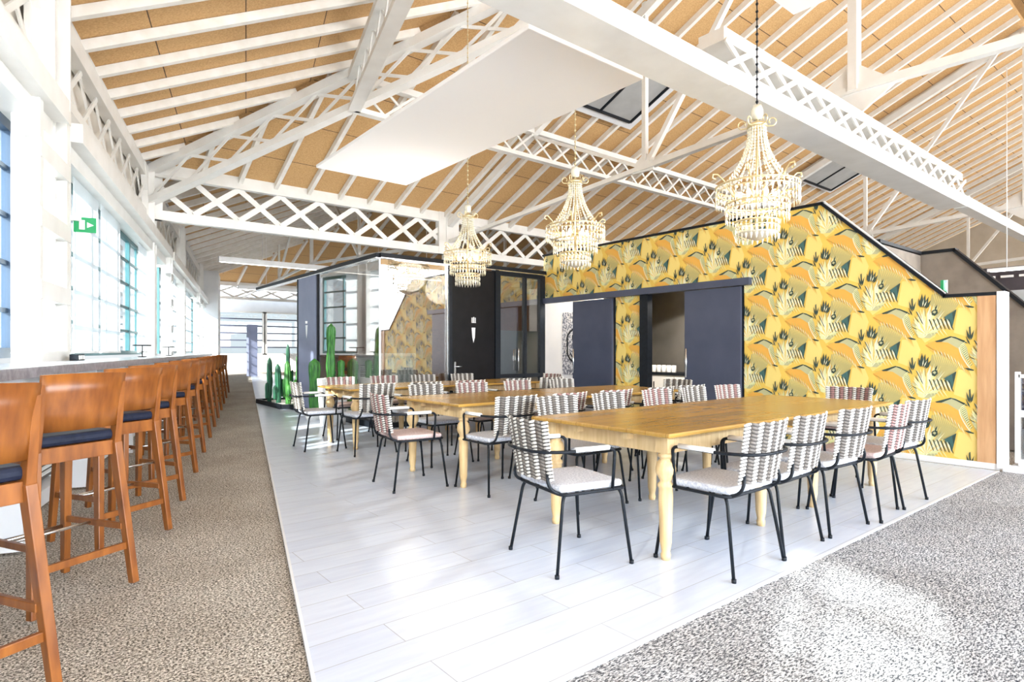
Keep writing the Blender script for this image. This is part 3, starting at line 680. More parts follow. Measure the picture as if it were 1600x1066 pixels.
# pale crown of leaves
cx,cy=70,440
for k,(a,l,w,c) in enumerate([(160,120,30,7),(145,160,34,4),(128,180,34,7),(112,200,34,8),(96,225,36,7),(80,250,40,8),(66,260,40,7),(54,250,38,4),(42,210,34,7),(30,170,28,8),(16,140,24,7),(175,90,20,7),(4,110,20,4)]):
    leaf(c,cx-15,cy+40,cx+l*cos(radians(a)),cy-l*.95*sin(radians(a)),w)
for k,(a,l) in enumerate([(152,150),(137,165),(120,185),(104,215),(88,245),(73,265),(60,270),(48,250),(36,215)]):
    leaf(8 if k%2 else 1,cx,cy+10,cx+l*cos(radians(a)),cy-l*sin(radians(a)),9); leaf(5 if k in(0,2) else 4,cx+l*.55*cos(radians(a+5)),cy-l*.55*sin(radians(a+5)),cx+l*cos(radians(a+5)),cy-l*sin(radians(a+5)),4)
# lozenge lattice beside the crown
for k in range(6):
    leaf(5,-22+k*9,250+k*16,10+k*8,292+k*16,4)
    leaf(8,-14+k*9,250+k*16,16+k*8,290+k*16,2.5)
# dark plumes
add(5,[(-62,150),(-50,140),(-46,200),(-38,245),(-58,232)])
leaf(5,-55,255,-84,165,10); leaf(5,-50,255,-20,170,9); leaf(5,-52,290,-90,220,7)
for (x0,y0,x1,y1,w) in ((30,225,36,105,18),(44,228,66,112,18),(58,232,96,134,17),(68,238,116,166,14),(22,225,4,145,13)): leaf(5,x0,y0,x1,y1,w)
for (x0,y0,x1,y1,w) in ((40,215,52,150,5),(54,220,80,170,5)): leaf(8,x0,y0,x1,y1,w)
add(5,[(120,262),(150,240),(172,250),(176,275),(150,300),(124,290)]); add(4,[(128,268),(148,256),(162,264),(150,280)])
leaf(5,150,250,172,205,8); leaf(7,140,255,150,215,5)
# teal triangle and diagonal stripes
add(3,[(150,170),(300,160),(330,240),(250,330),(150,300)]) ; motif.insert(5,motif.pop())
add(6,[(232,312),(336,252),(318,330),(298,408)])
add(5,[(300,280),(336,252),(310,350)])
for k in range(6):
    x0=92+k*34; y0=322-k*0+abs(k-2)*3; leaf(8,x0-8,y0-6,x0+36,y0+92,8); add(5,[(x0+4,y0),(x0+14,y0-2),(x0+52,y0+90),(x0+42,y0+84)])
for k in range(5): leaf(7,90+k*30,400,130+k*34,470,5)
PU,PV=.525,.66      # column pitch, vertical repeat
def clip(poly, region):
    out=poly
    for i in range(len(region)):
        ax,ay=region[i]; bx,by=region[(i+1)%len(region)]
        inp=out; out=[]
        if not inp: return out
        def side(p): return (bx-ax)*(p[1]-ay)-(by-ay)*(p[0]-ax)
        for j in range(len(inp)):
            p,q=inp[j],inp[(j+1)%len(inp)]; sp,sq=side(p),side(q)
            if sp>=0: out.append(p)
            if (sp>=0)!=(sq>=0):
                t=sp/(sp-sq); out.append((p[0]+(q[0]-p[0])*t,p[1]+(q[1]-p[1])*t))
    return out
# regions in (u=-Y, z), counter-clockwise
regs=[[(-8.53,2.2),(-3.33,2.2),(-3.33,3.04),(-8.53,3.04)],
      [(-6.71,0.05),(-6.18,0.05),(-6.18,2.2),(-6.71,2.2)],
      [(-4.40,0.05),(-3.33,0.05),(-3.33,2.2),(-4.40,2.2)],
      [(-3.33,0.05),(-2.06,0.05),(-2.06,1.80),(-3.33,3.04)],
      [(-2.06,0.05),(-1.77,0.05),(-1.77,1.79),(-2.06,1.80)]]
m=MB()
TH=.16
m.mi=0
for rg in regs: m.prism([(WX,-u,z) for u,z in rg],(TH,0,0))
def orient(p):
    a=sum(p[i][0]*p[(i+1)%len(p)][1]-p[(i+1)%len(p)][0]*p[i][1] for i in range(len(p))); return p if a>0 else p[::-1]
lay=0
for cidx in range(-2,15):
    u0=-8.6+cidx*PU
    for ridx in range(-2,7):
        v0=.27+ridx*PV+(PV/2 if cidx%2 else 0)
        for li,(mi,pts) in enumerate(motif):
            poly=[(u0+px/500*PU, v0-py/500*PV+.4) for px,py in pts]
            mnx=min(p[0] for p in poly); mxx=max(p[0] for p in poly); mnz=min(p[1] for p in poly); mxz=max(p[1] for p in poly)
            for rg in regs:
                if mxx<min(p[0] for p in rg) or mnx>max(p[0] for p in rg) or mxz<0 or mnz>3.05: continue
                # fan-triangulate so that concave motifs clip cleanly
                for t in ([poly] if len(poly)==4 and abs(mi)<99 and li>3 else [[poly[0],poly[i],poly[i+1]] for i in range(1,len(poly)-1)]):
                    c=clip(orient(t),rg)
                    if len(c)>2:
                        m.mi=mi; off=.0006+li*.00006+(.00003 if cidx%2 else 0)
                        m.face([(WX-off,-p[0],p[1]) for p in c])
wp=struct('wall_right',m,PM)
m=MB()
m.mi=0; m.beam((WX+TH/2-.01,8.55,3.055),(WX+TH/2-.01,3.32,3.055),TH+.03,.035); m.beam((WX+TH/2-.01,3.34,3.055),(WX+TH/2-.01,2.05,1.805),TH+.03,.035)
m.beam((WX+TH/2-.01,2.07,1.805),(WX+TH/2-.01,1.55,1.80),TH+.03,.035); struct('trim_6',m,black)
m=MB(); m.beam((WX+.03,3.33,3.085),(WX+.03,2.06,1.835),.02,.02); struct('trim_7',m,signwhite)
m=MB(); m.box((WX+.07,1.69,.92),(.18,.155,1.74)); o=struct('trim_8',m,oak)
m=MB(); m.box((WX+.07,1.575,.92),(.2,.06,1.80)); struct('trim_9',m,signwhite)
m=MB(); m.box((WX-.006,2.95,.03),(.03,2.9,.065)); struct('baseboard_right',m,signwhite)
# track, door frames, doors
m=MB(); m.box((WX-.05,6.36,2.17),(.10,4.2,.10)); struct('trim_10',m,bluegrey)
m=MB(); m.box((WX+.03,6.10,1.08),(.12,.16,2.15)); m.box((WX+.02,6.73,1.08),(.06,.03,2.15)); m.box((WX+.02,4.39,1.08),(.06,.03,2.15)); struct('trim_11',m,black)
def sliding(n,y0,y1,yh):
    r=bpy.data.objects.new('door_%d'%n,None); col.objects.link(r); r['kind']='structure'; r.location=(WX-.035,(y0+y1)/2,0)
    m=MB(); m.box((0,0,1.06),(.04,y1-y0,2.10)); obj('door_leaf',m,bluegrey,r,bevel=.003)
    m=MB(); m.tube([(-.05,yh-(y0+y1)/2,.82),(-.05,yh-(y0+y1)/2,1.25)],.014,10); m.tube([(0,yh-(y0+y1)/2,.88),(-.05,yh-(y0+y1)/2,.88)],.008,8); m.tube([(0,yh-(y0+y1)/2,1.19),(-.05,yh-(y0+y1)/2,1.19)],.008,8); obj('door_handle',m,chrome,r)
sliding(1,6.75,7.69,7.64); sliding(2,4.40,5.31,5.26)
# room behind doorway 2
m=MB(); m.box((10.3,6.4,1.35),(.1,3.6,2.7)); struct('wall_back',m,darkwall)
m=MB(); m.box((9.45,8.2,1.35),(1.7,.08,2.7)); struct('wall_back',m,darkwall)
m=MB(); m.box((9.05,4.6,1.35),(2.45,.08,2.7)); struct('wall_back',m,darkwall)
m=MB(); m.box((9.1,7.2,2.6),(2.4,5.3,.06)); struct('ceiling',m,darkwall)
t=thing('kitchen_unit','pale grey kitchen unit seen through the open sliding door','cabinet',(9.9,7.25,.02))
m=MB(); m.box((0,0,.36),(.5,1.7,.72)); obj('body',m,greywall,t)
m=MB(); m.box((0,0,.745),(.54,1.74,.05)); obj('worktop',m,black,t)
for yy in (-.55,.0,.55):
    m=MB(); m.box((-.255,yy,.36),(.02,.53,.66)); d=obj('cabinet_door',m,wallwhite,t); m=MB(); m.box((-.27,yy+.2,.5),(.012,.015,.18)); obj('handle',m,black,d)
for i in range(7):
    m=MB(); m.lathe([(.045,0),(.047,.01),(.047,.13),(.04,.14)],(0,0,0),14); o=obj('storage_jar',m,signwhite,None,(9.78,7.80-i*.12,.792)); tag(o,'white storage jar in the row on the kitchen worktop','jar','white jars on the kitchen worktop')
for p in ((8.7,6.15),(9.2,6.75),(8.6,5.6)):
    m=MB(); m.lathe([(.045,0),(.05,-.05),(.04,-.11)],(0,0,0),14); o=obj('spotlight',m,signwhite,None,(p[0],p[1],2.568)); tag(o,'white ceiling spotlight in the dark kitchen behind the open sliding door','spotlight','kitchen ceiling spotlights')
    pl=bpy.data.lights.new('spot_lamp','SPOT'); po=bpy.data.objects.new('spot_lamp',pl); col.objects.link(po); po.location=(p[0],p[1],2.44); pl.energy=45; pl.spot_size=2.4; pl.shadow_soft_size=.05; pl.color=(1,.93,.82)
# doorway 1: white lobby with patterned picture
m=MB(); m.box((8.53,8.85,1.3),(.08,2.2,2.58)); struct('wall_back',m,wallwhite)
pl=bpy.data.lights.new('lobby_fill','POINT'); po=bpy.data.objects.new('lobby_fill',pl); col.objects.link(po); po.location=(8.05,7.9,2.4); pl.energy=22; pl.shadow_soft_size=.1  # fill light without a fitting, added to brighten the lobby
t=thing('wall_picture','patterned grey picture with black line figure on the white wall past the first sliding door','picture',(8.475,8.36,1.37))
m=MB(); m.box((0,0,.0),(.02,1.02,1.27)); obj('canvas',m,noise_mat('picture_grey',(.12,.13,.17),(.5,.51,.55),nscale=26,rough=.7,lo=.45,hi=.55),t)
m=MB()
pl_=[(-.05,.45),(.30,.22),(.36,.14),(.36,-.22),(.28,-.32),(-.02,-.50)]
for a,b_ in zip(pl_,pl_[1:]): m.beam((-.014,a[0],a[1]),(-.014,b_[0],b_[1]),.035,.008,up=V((1,0,0)))
for a,b_ in zip(pl_[3:],pl_[4:]): m.beam((-.014,a[0]-.08,a[1]+.03),(-.014,b_[0]-.08,b_[1]+.03),.02,.008,up=V((1,0,0)))
m.box((-.014,.16,-.02),(.008,.07,.22)); m.box((-.014,.16,.12),(.008,.12,.10)); obj('line_figure',m,black,t)
# ================================================================== STAIRWELL RIGHT
m=MB(); m.prism([(9.3,2.77,0),(9.3,2.77,2.51),(9.3,2.40,2.51),(9.3,-.6,-.4),(9.3,-.6,0)][:4]+[(9.3,.1,0)] ,(.12,0,0)) if False else m.prism([(9.3,2.77,0),(9.3,2.77,2.51),(9.3,2.40,2.51),(9.3,.55,.5),(9.3,.55,0)],(.12,0,0)); struct('wall_right',m,brownplaster)
m=MB(); m.beam((9.36,2.79,2.53),(9.36,2.38,2.53),.17,.04); m.beam((9.36,2.40,2.53),(9.36,.5,.47),.17,.04); struct('trim_12',m,black)
m=MB(); m.box((8.56,2.83,1.25),(1.46,.12,2.5)); struct('wall_right',m,brownplaster)
m=MB(); m.beam((7.85,2.83,2.53),(9.4,2.83,2.53),.16,.04); struct('trim_13',m,black)
t=thing('exit_sign','small green exit sign mounted behind the lower end of the sloping wall top','sign',(7.86,2.12,1.93))
m=MB(); m.box((0,0,0),(.12,.03,.13)); obj('sign_face',m,green,t)
m=MB(); m.box((.01,-.018,0),(.05,.004,.07)); m.box((.068,0,0),(.015,.034,.15)); obj('sign_edge',m,signwhite,t)
# glazing beyond the white post
t=thing('stair_balustrade','white framed balustrade glazing at the right edge beyond the white post','balustrade',(8.0,.75,0.02))
m=MB(); m.box((0,0,.93),(.05,1.5,.035)); m.box((0,0,.54),(.06,1.5,.07)); m.box((0,.76,.5),(.05,.04,.95)); m.box((0,-.76,.5),(.05,.04,.95)); m.box((0,0,.03),(.06,1.5,.06)); obj('frame',m,signwhite,t)
m=MB(); m.box((0,0,.74),(.01,1.46,.33)); obj('upper_pane',m,glass_mat('blue_pane',(.30,.36,.55),.2),t)
m=MB(); m.box((0,0,.28),(.01,1.46,.44)); obj('lower_pane',m,glass_mat('pale_pane',(.85,.88,.92),.15),t)
m=MB(); m.box((9.9,1.0,1.0),(.1,4.0,2.0)); struct('wall_right',m,greywall)
# far right beige wall and dark room
m=MB(); wbox(m,-16,36,-2.35,-1.86,5.035,5.10); struct('ceiling',m,wallwhite)
m=MB(); m.prism([(36,Yn,0),(36,Yn,5),(36,YR1,9.4),(36,Y1,5),(36,YR2,9.4),(36,Y2,5),(36,Y2,0)],(.2,0,0)); struct('wall_right',m,beigewall)
m=MB(); m.box((23,Yn,.9),(26,.2,1.8)); struct('unseen_wall_front',m,beigewall)  # unseen low wall added to dim the right side, open above for light
m=MB(); m.box((17,5.0,1.6),(.2,8.0,3.0)); struct('wall_right',m,noise_mat('dark_purple_wall',(.04,.032,.04),(.06,.05,.06),nscale=3,rough=.6))
t=thing('linear_light','white linear ceiling light above the dark wall at the right edge','light',(15.0,2.3,2.84))
m=MB(); m.box((0,0,0),(.12,2.0,.06)); obj('housing',m,signwhite,t); m=MB(); m.box((0,0,-.033),(.09,1.9,.005)); obj('tube',m,tube,t)
m=MB(); m.tube([(0,-.7,.03),(0,-.7,4)],.008,6); m.tube([(0,.7,.03),(0,.7,4)],.008,6); obj('wire',m,signwhite,t)
for i in range(3):
    m=MB(); m.box((0,0,0),(.06,.22,.05)); o=obj('light_slot',m,signwhite,None,(16.88,3.05+i*.32,2.88)); tag(o,'short white light slot in the dashed row on the dark wall at the right','light','dashed row of light slots')
# ================================================================== GLASS ROOM
GX,GY,GZ=4.18,8.5,2.68
m=MB(); m.box(((GX+7.65)/2,GY,GZ+.03),(7.65-GX,.10,.07)); m.box((GX,(GY+15)/2,GZ+.03),(.10,15-GY,.07)); struct('trim_14',m,black)
m=MB(); m.box(((GX+7.65)/2,GY,GZ-.012),(7.65-GX,.12,.015)); m.box((GX,(GY+15)/2,GZ-.012),(.12,15-GY,.015)); struct('trim_15',m,chrome)
m=MB(); m.box(((GX+5.4)/2,GY,.04),(5.4-GX,.10,.08)); m.box((GX,(GY+12.6)/2,.05),(.12,12.6-GY,.10)); struct('trim_16',m,black)
def pane(name,c,s,mt=roomglass):
    m=MB(); m.box(c,s); return struct(name,m,mt)
wn[0]+=1; pane('window_%d'%wn[0],((GX+5.40)/2,GY,1.37),(5.40-GX-.02,.012,2.58))
wn[0]+=1; pane('window_%d'%wn[0],(GX,9.8,1.37),(.012,2.56,2.58))
m=MB(); m.box((GX,11.56,1.36),(.09,.95,2.62)); struct('wall_right',m,lilac)
m=MB(); m.box((GX,12.08,1.36),(.10,.06,2.66)); m.box((GX+.0,11.08,1.36),(.06,.03,2.6)); struct('trim_17',m,black)
m=MB(); m.box((5.42,GY,1.36),(.035,.06,2.62)); m.box((GX,GY,1.36),(.02,.02,2.62)); struct('trim_18',m,chrome)
# sign on lilac panel
t=thing('door_emblem','small white figure emblem on the lilac panel left of the glass room','sign',(GX-.05,11.55,1.72))
m=MB(); m.prism([(0,-.05,.0),(0,.05,0),(0,.03,-.16),(0,0,-.26),(0,-.03,-.16)],(-.006,0,0)); m.lathe([(.03,.03),(.03,.08)],(0,0,0),8); obj('figure',m,signwhite,t)
# black door
r=bpy.data.objects.new('door_3',None); col.objects.link(r); r['kind']='structure'; r.location=(5.95,GY,0)
m=MB(); m.box((0,0,1.34),(.92,.06,2.60)); obj('door_leaf',m,blackdoor,r)
m=MB(); m.box((-.485,0,1.34),(.05,.12,2.66)); m.box((.50,0,1.34),(.08,.12,2.66)); obj('door_frame',m,black,r)
m=MB(); m.box((-.40,-.045,.90),(.035,.02,.26)); m.tube([(-.40,-.05,.95),(-.40,-.09,.95),(-.29,-.09,.95)],.009,8); obj('door_handle',m,chrome,r)
m=MB(); m.prism([(-.045,-.034,1.62),(.03,-.034,1.62),(.02,-.034,1.45),(-.008,-.034,1.36),(-.03,-.034,1.45)],(0,-.006,0)); m.box((-.035,-.035,1.75),(.018,.006,.09)); m.box((0,-.035,1.755),(.018,.006,.10)); m.box((.032,-.035,1.75),(.014,.006,.09)); m.box((0,-.035,1.71),(.09,.006,.012)); obj('emblem',m,signwhite,r)
# glazed black framed bay
r=bpy.data.objects.new('window_%d'%(wn[0]+1),None); wn[0]+=1; col.objects.link(r); r['kind']='structure'; r.location=(7.03,GY,0)
m=MB()
for xx,w in ((-.52,.05),(.10,.05),(.52,.13)): m.box((xx,0,1.34),(w,.09,2.62))
for z in (2.62,.76,.05): m.box((0,0,z),(1.1,.08,.07))
obj('window_frame',m,black,r)
m=MB(); m.box((0,0,1.34),(1.02,.012,2.5)); obj('pane',m,roomglass,r)
m=MB(); m.box((0,.02,1.18),(1.0,.004,.82)); obj('frosted_band',m,mat('frosted_band',(.30,.38,.42),.5),r)
m=MB(); m.tube([(-.08,-.05,.85),(-.08,-.05,1.25)],.01,8); obj('door_handle',m,chrome,r)
m=MB(); m.box((0,.02,.4),(1.0,.02,.7)); obj('lower_panel',m,wallwhite,r)
# room interior
m=MB(); m.box((6.9,12.3,1.3),(5.2,.1,2.6)); struct('wall_back',m,brownwood)
m=MB(); m.box((9.5,10.6,1.3),(.1,3.5,2.6)); struct('wall_back',m,brownwood)
for px_,py_ in ((5.0,8.95),(6.6,10.6)):
    gl=bpy.data.lights.new('room_fill','POINT'); go=bpy.data.objects.new('room_fill',gl); col.objects.link(go); go.location=(px_,py_,2.5); gl.energy=30; gl.shadow_soft_size=.3; gl.color=(1,.95,.88)  # added fill lights without fittings, to brighten the loungers behind the glass
# loungers in the glass room
def lounge(x,y,rz,lab):
    t=thing('lounge_chair',lab,'chair',(x,y,.001),rz)
    m=MB(); m.box((0,-.22,.82),(.46,.05,.62),Matrix.Rotation(.18,3,'X')); obj('backrest',m,mat('pale_blue_fabric',(.66,.80,.88),.7),t,bevel=.02)
    m=MB()
    M3=Matrix.Rotation(.18,3,'X')
    for sx in (-.25,.25): m.box((sx,-.22,.82),(.05,.07,.68),M3)
    m.box((0,-.285,1.15),(.54,.07,.05)); obj('back_frame',m,signwhite,t)
    m=MB(); m.box((0,.05,.44),(.5,.5,.09)); obj('seat',m,MATS['pale_blue_fabric'],t,bevel=.02)
    for sx in (-.22,.22):
        for sy in (-.2,.26):
            m=MB(); m.tube([(sx,sy,0),(sx*.9,sy*.9,.41)],.014,8); obj('leg',m,signwhite,t)
lounge(4.92,10.55,radians(-20),'pale blue lounge chair with white frame inside the glass room, left')
lounge(5.22,9.75,radians(-30),'pale blue lounge chair with white frame inside the glass room, right')
# ================================================================== CACTI AND PLANTER
t=thing('planter_bed','low black edged planter bed of pale gravel beside the aisle','planter',(4.35,13.4,0))
P0=[(3.98,12.6),(4.5,12.45),(5.0,12.9),(5.0,14.4),(4.02,14.5)]
P0=[(x-4.35,y-13.4) for x,y in P0]
m=MB()
for a,b_ in zip(P0,P0[1:]+P0[:1]): m.beam((*a,.05),(*b_,.05),.05,.10)
obj('edging',m,black,t)
m=MB(); m.prism([(*p,.002) for p in P0],(0,0,.06)); obj('gravel',m,soil,t)
def cactus(x,y,h,r,m_,lab,ribs=8,bend=0,arms=(),z=.05,grp='column cacti'):
    t=thing('column_cactus',lab,'cactus',(x,y,z),random.random()*3,grp)
    def stem(base,h,r,bx):
        b=MB(); n=ribs*4; rings=[]; K=14
        for k in range(K+1):
            s=k/K; rr=r*(.75+.25*min(1,s*4))*(1 if s<.86 else sqrt(max(0.01,1-((s-.86)/.14)**2)))
            rr*=1+.10*sin(s*9+x*5)
            cxx=base[0]+bx*s*s*h; rings.append([b.bm.verts.new((cxx+rr*(1+.16*cos(ribs*2*pi*q/n))*cos(2*pi*q/n), base[1]+rr*(1+.16*cos(ribs*2*pi*q/n))*sin(2*pi*q/n), base[2]+h*s)) for q in range(n)])
        for A,B in zip(rings,rings[1:]):
            for q in range(n): f=b.bm.faces.new((A[q],A[(q+1)%n],B[(q+1)%n],B[q])); f.smooth=True
        b.bm.faces.new(rings[0][::-1]); b.bm.faces.new(rings[-1]); return b
    obj('stem',stem((0,0,0),h,r,bend),m_,t)
    for (ax,ay,az,ah) in arms: obj('arm',stem((ax,ay,az),ah,r*.75,.05),m_,t)
    return t
cl=[(4.12,13.9,1.02,.05,plantg2,'slender dark column cactus at the aisle end of the planter',.02),(4.2,13.5,.88,.055,plantg2,'dark column cactus second from the aisle in the planter',-.03),(4.28,13.1,.95,.06,plantg,'green column cactus at the front corner of the planter',.03),
(4.42,13.55,1.32,.04,plantg2,'tallest thin dark cactus in the planter bed',0),(4.5,13.0,1.12,.075,plantg,'stout bright green cactus in the middle of the planter',.02),(4.62,13.2,.8,.06,plantg2,'short dark cactus leaning right in the planter',.08),(4.72,13.6,1.2,.05,plantg2,'tall dark cactus at the back of the planter',-.02),(4.36,12.85,.55,.06,plantg,'shortest green cactus at the front of the planter',.05)]
for x,y,h,rr,mm,lab,bd in cl: cactus(x,y,h,rr,mm,lab,bend=bd,arms=((.08,0,.15,h*.45),(-.07,.03,.1,h*.35)),z=.05)
def pot(x,y,r,h,lab):
    t=thing('cactus_pot',lab,'pot',(x,y,.002)); m=MB(); m.lathe([(r*.8,0),(r,h),(r*.92,h),(r*.9,h-.04)],(0,0,0),24); obj('bowl',m,signwhite,t)
    m=MB(); m.lathe([(r*.88,h-.05),(r*.88,h-.035)],(0,0,0),24); obj('soil',m,soil,t)
# beside the glass, behind the furthest table
pot(3.82,10.3,.17,.14,'low white pot holding the bright cactus before the lilac panel')
cactus(3.82,10.3,.95,.085,plantg,'bright green thick cactus in front of the lilac panel',z=.13)
pot(3.80,9.42,.25,.76,'tall white pot with the tallest cactus beside the glass room')
cactus(3.76,9.42,.93,.06,plantg,'tallest bright green cactus standing in the tall white pot',bend=-.10,z=.73)
cactus(3.93,9.40,.34,.05,plantg,'small bright cactus beside the tallest one in the white pot',z=.73)
cactus(3.83,9.54,.16,.05,plantg2,'tiny dark cactus at the foot of the tallest one',z=.73)
# ================================================================== CHANDELIERS
def make_chandelier():
    r=thing('crystal_chandelier','x','chandelier')     # origin at bottom of fitting (z=0) ; total 1.2 high
    m=MB(); m.tube([(0,0,.12),(0,0,1.2)],.012,8); obj('stem',m,brass,r)
    m=MB()
    m.lathe([(.03,1.10),(.085,1.08),(.09,1.05),(.03,1.03)],(0,0,0),20)
    for k in range(6):
        a=k*pi/3; pts=[]
        for q in range(12):
            s=q/11; ang=-1.2+s*5.2; rr=.045*(1-.6*s); pts.append((( .125+rr*cos(ang)),1.09+rr*sin(ang)))
        m.tube([(x_*cos(a),x_*sin(a),z_) for x_,z_ in [(.07,1.06),(.10,1.05)]+pts],.006,6)
    obj('crown',m,brass,r)
    m=MB(); m.tube([(0,0,1.16),(0,0,1.2)],.02,8); m.lathe([(.001,1.12),(.05,1.13),(.055,1.2),(.04,1.25),(.03,1.24),(.03,1.13)],(0,0,0),12); obj('top_cup',m,crystal,r)
    # strands
    for grp in range(2):
        m=MB(); n=20
        for k in range(n):
            if k%2!=grp: continue
            a=2*pi*k/n
            for q in range(20):
                s=q/19; rr=.075+.235*s**2.2; z=1.06-.55*s
                c=V((rr*cos(a),rr*sin(a),z)); e=.0125
                vs=[m.bm.verts.new(c+V(d_)*e) for d_ in ((1,0,0),(0,1,0),(-1,0,0),(0,-1,0),(0,0,1.35),(0,0,-1.35))]
                for i_ in range(4): m.bm.faces.new((vs[i_],vs[(i_+1)%4],vs[4])); m.bm.faces.new((vs[(i_+1)%4],vs[i_],vs[5]))
        obj('bead_strands',m,crystal,r)
    # tiers
    for (R,zt,hh,n) in ((.365,.50,.17,44),(.275,.34,.16,36),(.19,.17,.16,26)):
        m=MB(); m.tube([(R*cos(2*pi*k/32),R*sin(2*pi*k/32),zt) for k in range(32)],.010,6,closed=True)
        m.tube([(R*.98*cos(2*pi*k/32),R*.98*sin(2*pi*k/32),zt-.045) for k in range(32)],.006,6,closed=True); fr=obj('tier_ring',m,brass,r)
        m=MB()
        for k in range(n):
            a=2*pi*k/n; ca_,sa_=cos(a),sin(a)
            for (z0,l,w) in ((zt,.04,.012),(zt-.045,hh*.42,.015),(zt-.045-hh*.44,hh*.42,.014)):
                c=V((R*ca_,R*sa_,z0)); tx=V((-sa_,ca_,0)); rd=V((ca_,sa_,0))
                vs=[c+tx*w,c+rd*w*.5,c-tx*w,c-rd*w*.5]; vs=[v-V((0,0,l*.18)) for v in vs]
                top=m.bm.verts.new(c); bot=m.bm.verts.new(c-V((0,0,l))); v4=[m.bm.verts.new(v) for v in vs]
                for i_ in range(4): m.bm.faces.new((v4[i_],v4[(i_+1)%4],top)); m.bm.faces.new((v4[(i_+1)%4],v4[i_],bot))
        obj('crystal_drops',m,crystal,fr)
    m=MB(); m.lathe([(.02,.0),(.10,.03),(.17,.06),(.18,.07),(.02,.075)],(0,0,0),20); obj('bottom_bowl',m,crystal,r)
    m=MB()
    for k in range(6):
        a=k*pi/3+.3; m.tube([(rr*cos(a),rr*sin(a),z) for rr,z in ((.02,.42),(.12,.38),(.22,.42),(.27,.50),(.30,.56),(.36,.62),(.40,.62),(.405,.585),(.375,.575))],.008,6)
    obj('scroll_arms',m,brass,r)
    for k in range(6):
        a=k*pi/3; m=MB(); m.lathe([(.004,.38),(.018,.40),(.02,.425),(.008,.46)],(.15*cos(a),.15*sin(a),0),8); obj('bulb',m,bulb,r)
    return r
c0=make_chandelier()
def cable(p,ztop,lab):
    m=MB(); z=p[2]+1.2
    m.tube([(p[0],p[1],z),(p[0],p[1],ztop)],.006,6)
    k=z
    while k<ztop-.05: m.lathe([(.004,0),(.013,.012),(.013,.022),(.004,.034)],(p[0],p[1],k),6); k+=.07
    return m
cp=[((5.22,2.86,2.24),'largest crystal chandelier, nearest, in front of the yellow wallpaper'),((5.24,5.26,2.255),'middle crystal chandelier overlapping the left end of the wallpaper'),((5.20,7.56,2.225),'smallest crystal chandelier, furthest, in front of the black door')]
chs=[]
for i,(p,lab) in enumerate(cp):
    if i==0: o=c0; o.location=p; tag(o,lab,'chandelier','crystal chandeliers in a row')
    else: o=dup(c0,p,.35*i,lab,'crystal chandeliers in a row')
    chs.append((o,p))
for i,(o,p) in enumerate(chs):
    obj('chain',cable((0,0,0),ZE+S*(Y1-p[1])-.2-p[2],''),black if i==0 else brass,o)
# linear lights far bay
for (x0,y0,L,z,lab) in ((4.3,19.5,8.5,4.0,'long white linear light hanging beyond the lattice girder'),(6.6,26.5,7.5,3.9,'long white linear light hanging in the far roof bay')):
    t=thing('linear_light',lab,'light',(x0+L/2,y0,z)); m=MB(); m.box((0,0,0),(L,.14,.16)); obj('housing',m,signwhite,t)
    m=MB(); m.box((0,0,-.083),(L-.1,.10,.006)); obj('tube',m,tube,t)
    for xx in (-L*.35,L*.35):
        m=MB(); m.tube([(xx,0,.05),(xx,0,2.6)],.008,6); obj('wire',m,signwhite,t)
# rods truss in the far bay
for X,lab in ((9.04,'white rod truss in the far bay left of the glass room roofline'),(19.4,'white rod truss in the far bay on the right')):
    r=thing('rod_truss',lab,'truss',(X,0,0)); r['kind']='structure'
    for nm,a,b_,w in (('tie_rod',(Y1,4.25),(YR2,4.9),.09),('tie_rod',(YR2,4.9),(Y2,4.25),.09),('vertical_post',(YR2,4.9),(YR2,9.3),.12),('vertical_post',(29,4.7),(29,7.6),.09),('diagonal_strut',(29,4.7),(YR2+.3,9.2),.09),('diagonal_strut',(20,4.6),(YR2-.3,9.2),.09),('vertical_post',(20,4.6),(20,7.4),.09)):
        m=MB(); m.beam((0,*a),(0,*b_),w,w,up=V((1,0,0))); obj(nm,m,white,r)
lattice('lattice_girder', (B2.x,Y2), (22,Y2), 4.1, 4.1, .95, 'white lattice girder at the far end of the hall above the end windows', pitch=1.3, ct=.22, cb=.14, dg=.1)
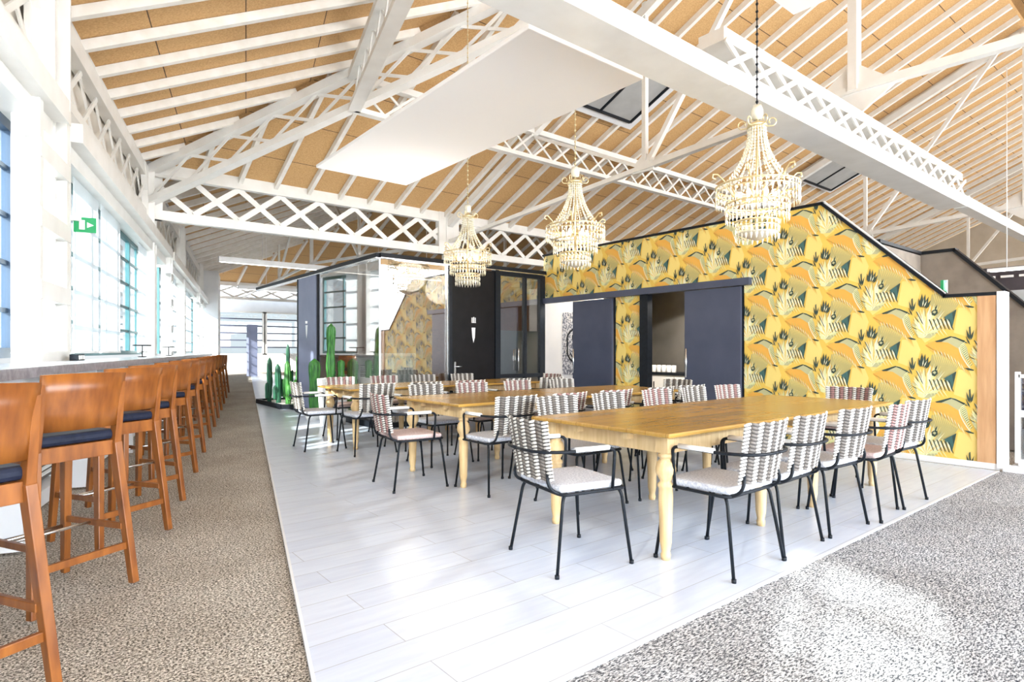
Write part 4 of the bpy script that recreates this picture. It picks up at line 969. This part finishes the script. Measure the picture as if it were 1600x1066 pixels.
# ================================================================== CAMERA, WORLD, LIGHT
cam=bpy.data.cameras.new('camera'); co=bpy.data.objects.new('camera',cam); col.objects.link(co)
cam.sensor_width=36; cam.lens=925/1600*36; cam.shift_y=.010; co.location=(0,0,1.21); co.rotation_euler=(radians(90),0,radians(-38.8)); cam.clip_start=.05
bpy.context.scene.camera=co
w=bpy.data.worlds.new('sky'); bpy.context.scene.world=w; w.use_nodes=True; N=w.node_tree.nodes; L=w.node_tree.links
bg=N['Background']; tc=N.new('ShaderNodeTexCoord'); sp=N.new('ShaderNodeSeparateXYZ'); cr=N.new('ShaderNodeValToRGB')
cr.color_ramp.elements[0].position=.45; cr.color_ramp.elements[0].color=(.75,.78,.80,1); cr.color_ramp.elements[1].position=.75; cr.color_ramp.elements[1].color=(.62,.80,1.0,1)
k=cr.color_ramp.elements.new(.52); k.color=(.92,.97,1.0,1)
mr=N.new('ShaderNodeMapRange'); mr.inputs[1].default_value=-1; L.new(tc.outputs['Generated'],sp.inputs[0]); L.new(sp.outputs[2],mr.inputs[0]); L.new(mr.outputs[0],cr.inputs[0]); L.new(cr.outputs[0],bg.inputs[0]); 
dt=N.new('ShaderNodeVectorMath'); dt.operation='DOT_PRODUCT'; dt.inputs[1].default_value=(.30,-.95,0); L.new(tc.outputs['Generated'],dt.inputs[0])
ms=N.new('ShaderNodeMapRange'); ms.interpolation_type='SMOOTHSTEP'; ms.inputs[1].default_value=-.2; ms.inputs[2].default_value=.8; ms.inputs[3].default_value=.30; ms.inputs[4].default_value=5.3
L.new(dt.outputs['Value'],ms.inputs[0]); L.new(ms.outputs[0],bg.inputs[1])
sc=bpy.context.scene
sc.view_settings.view_transform='Standard'; sc.view_settings.look='None'; sc.view_settings.gamma=1; sc.view_settings.use_curve_mapping=False
sc.view_settings.exposure=1.72
su=bpy.data.lights.new('sun','SUN'); so=bpy.data.objects.new('sun',su); col.objects.link(so); su.energy=6; su.angle=.02; su.color=(1,.93,.84)
so.rotation_euler=V((-.92,-.38,.50)).to_track_quat('Z','Y').to_euler()
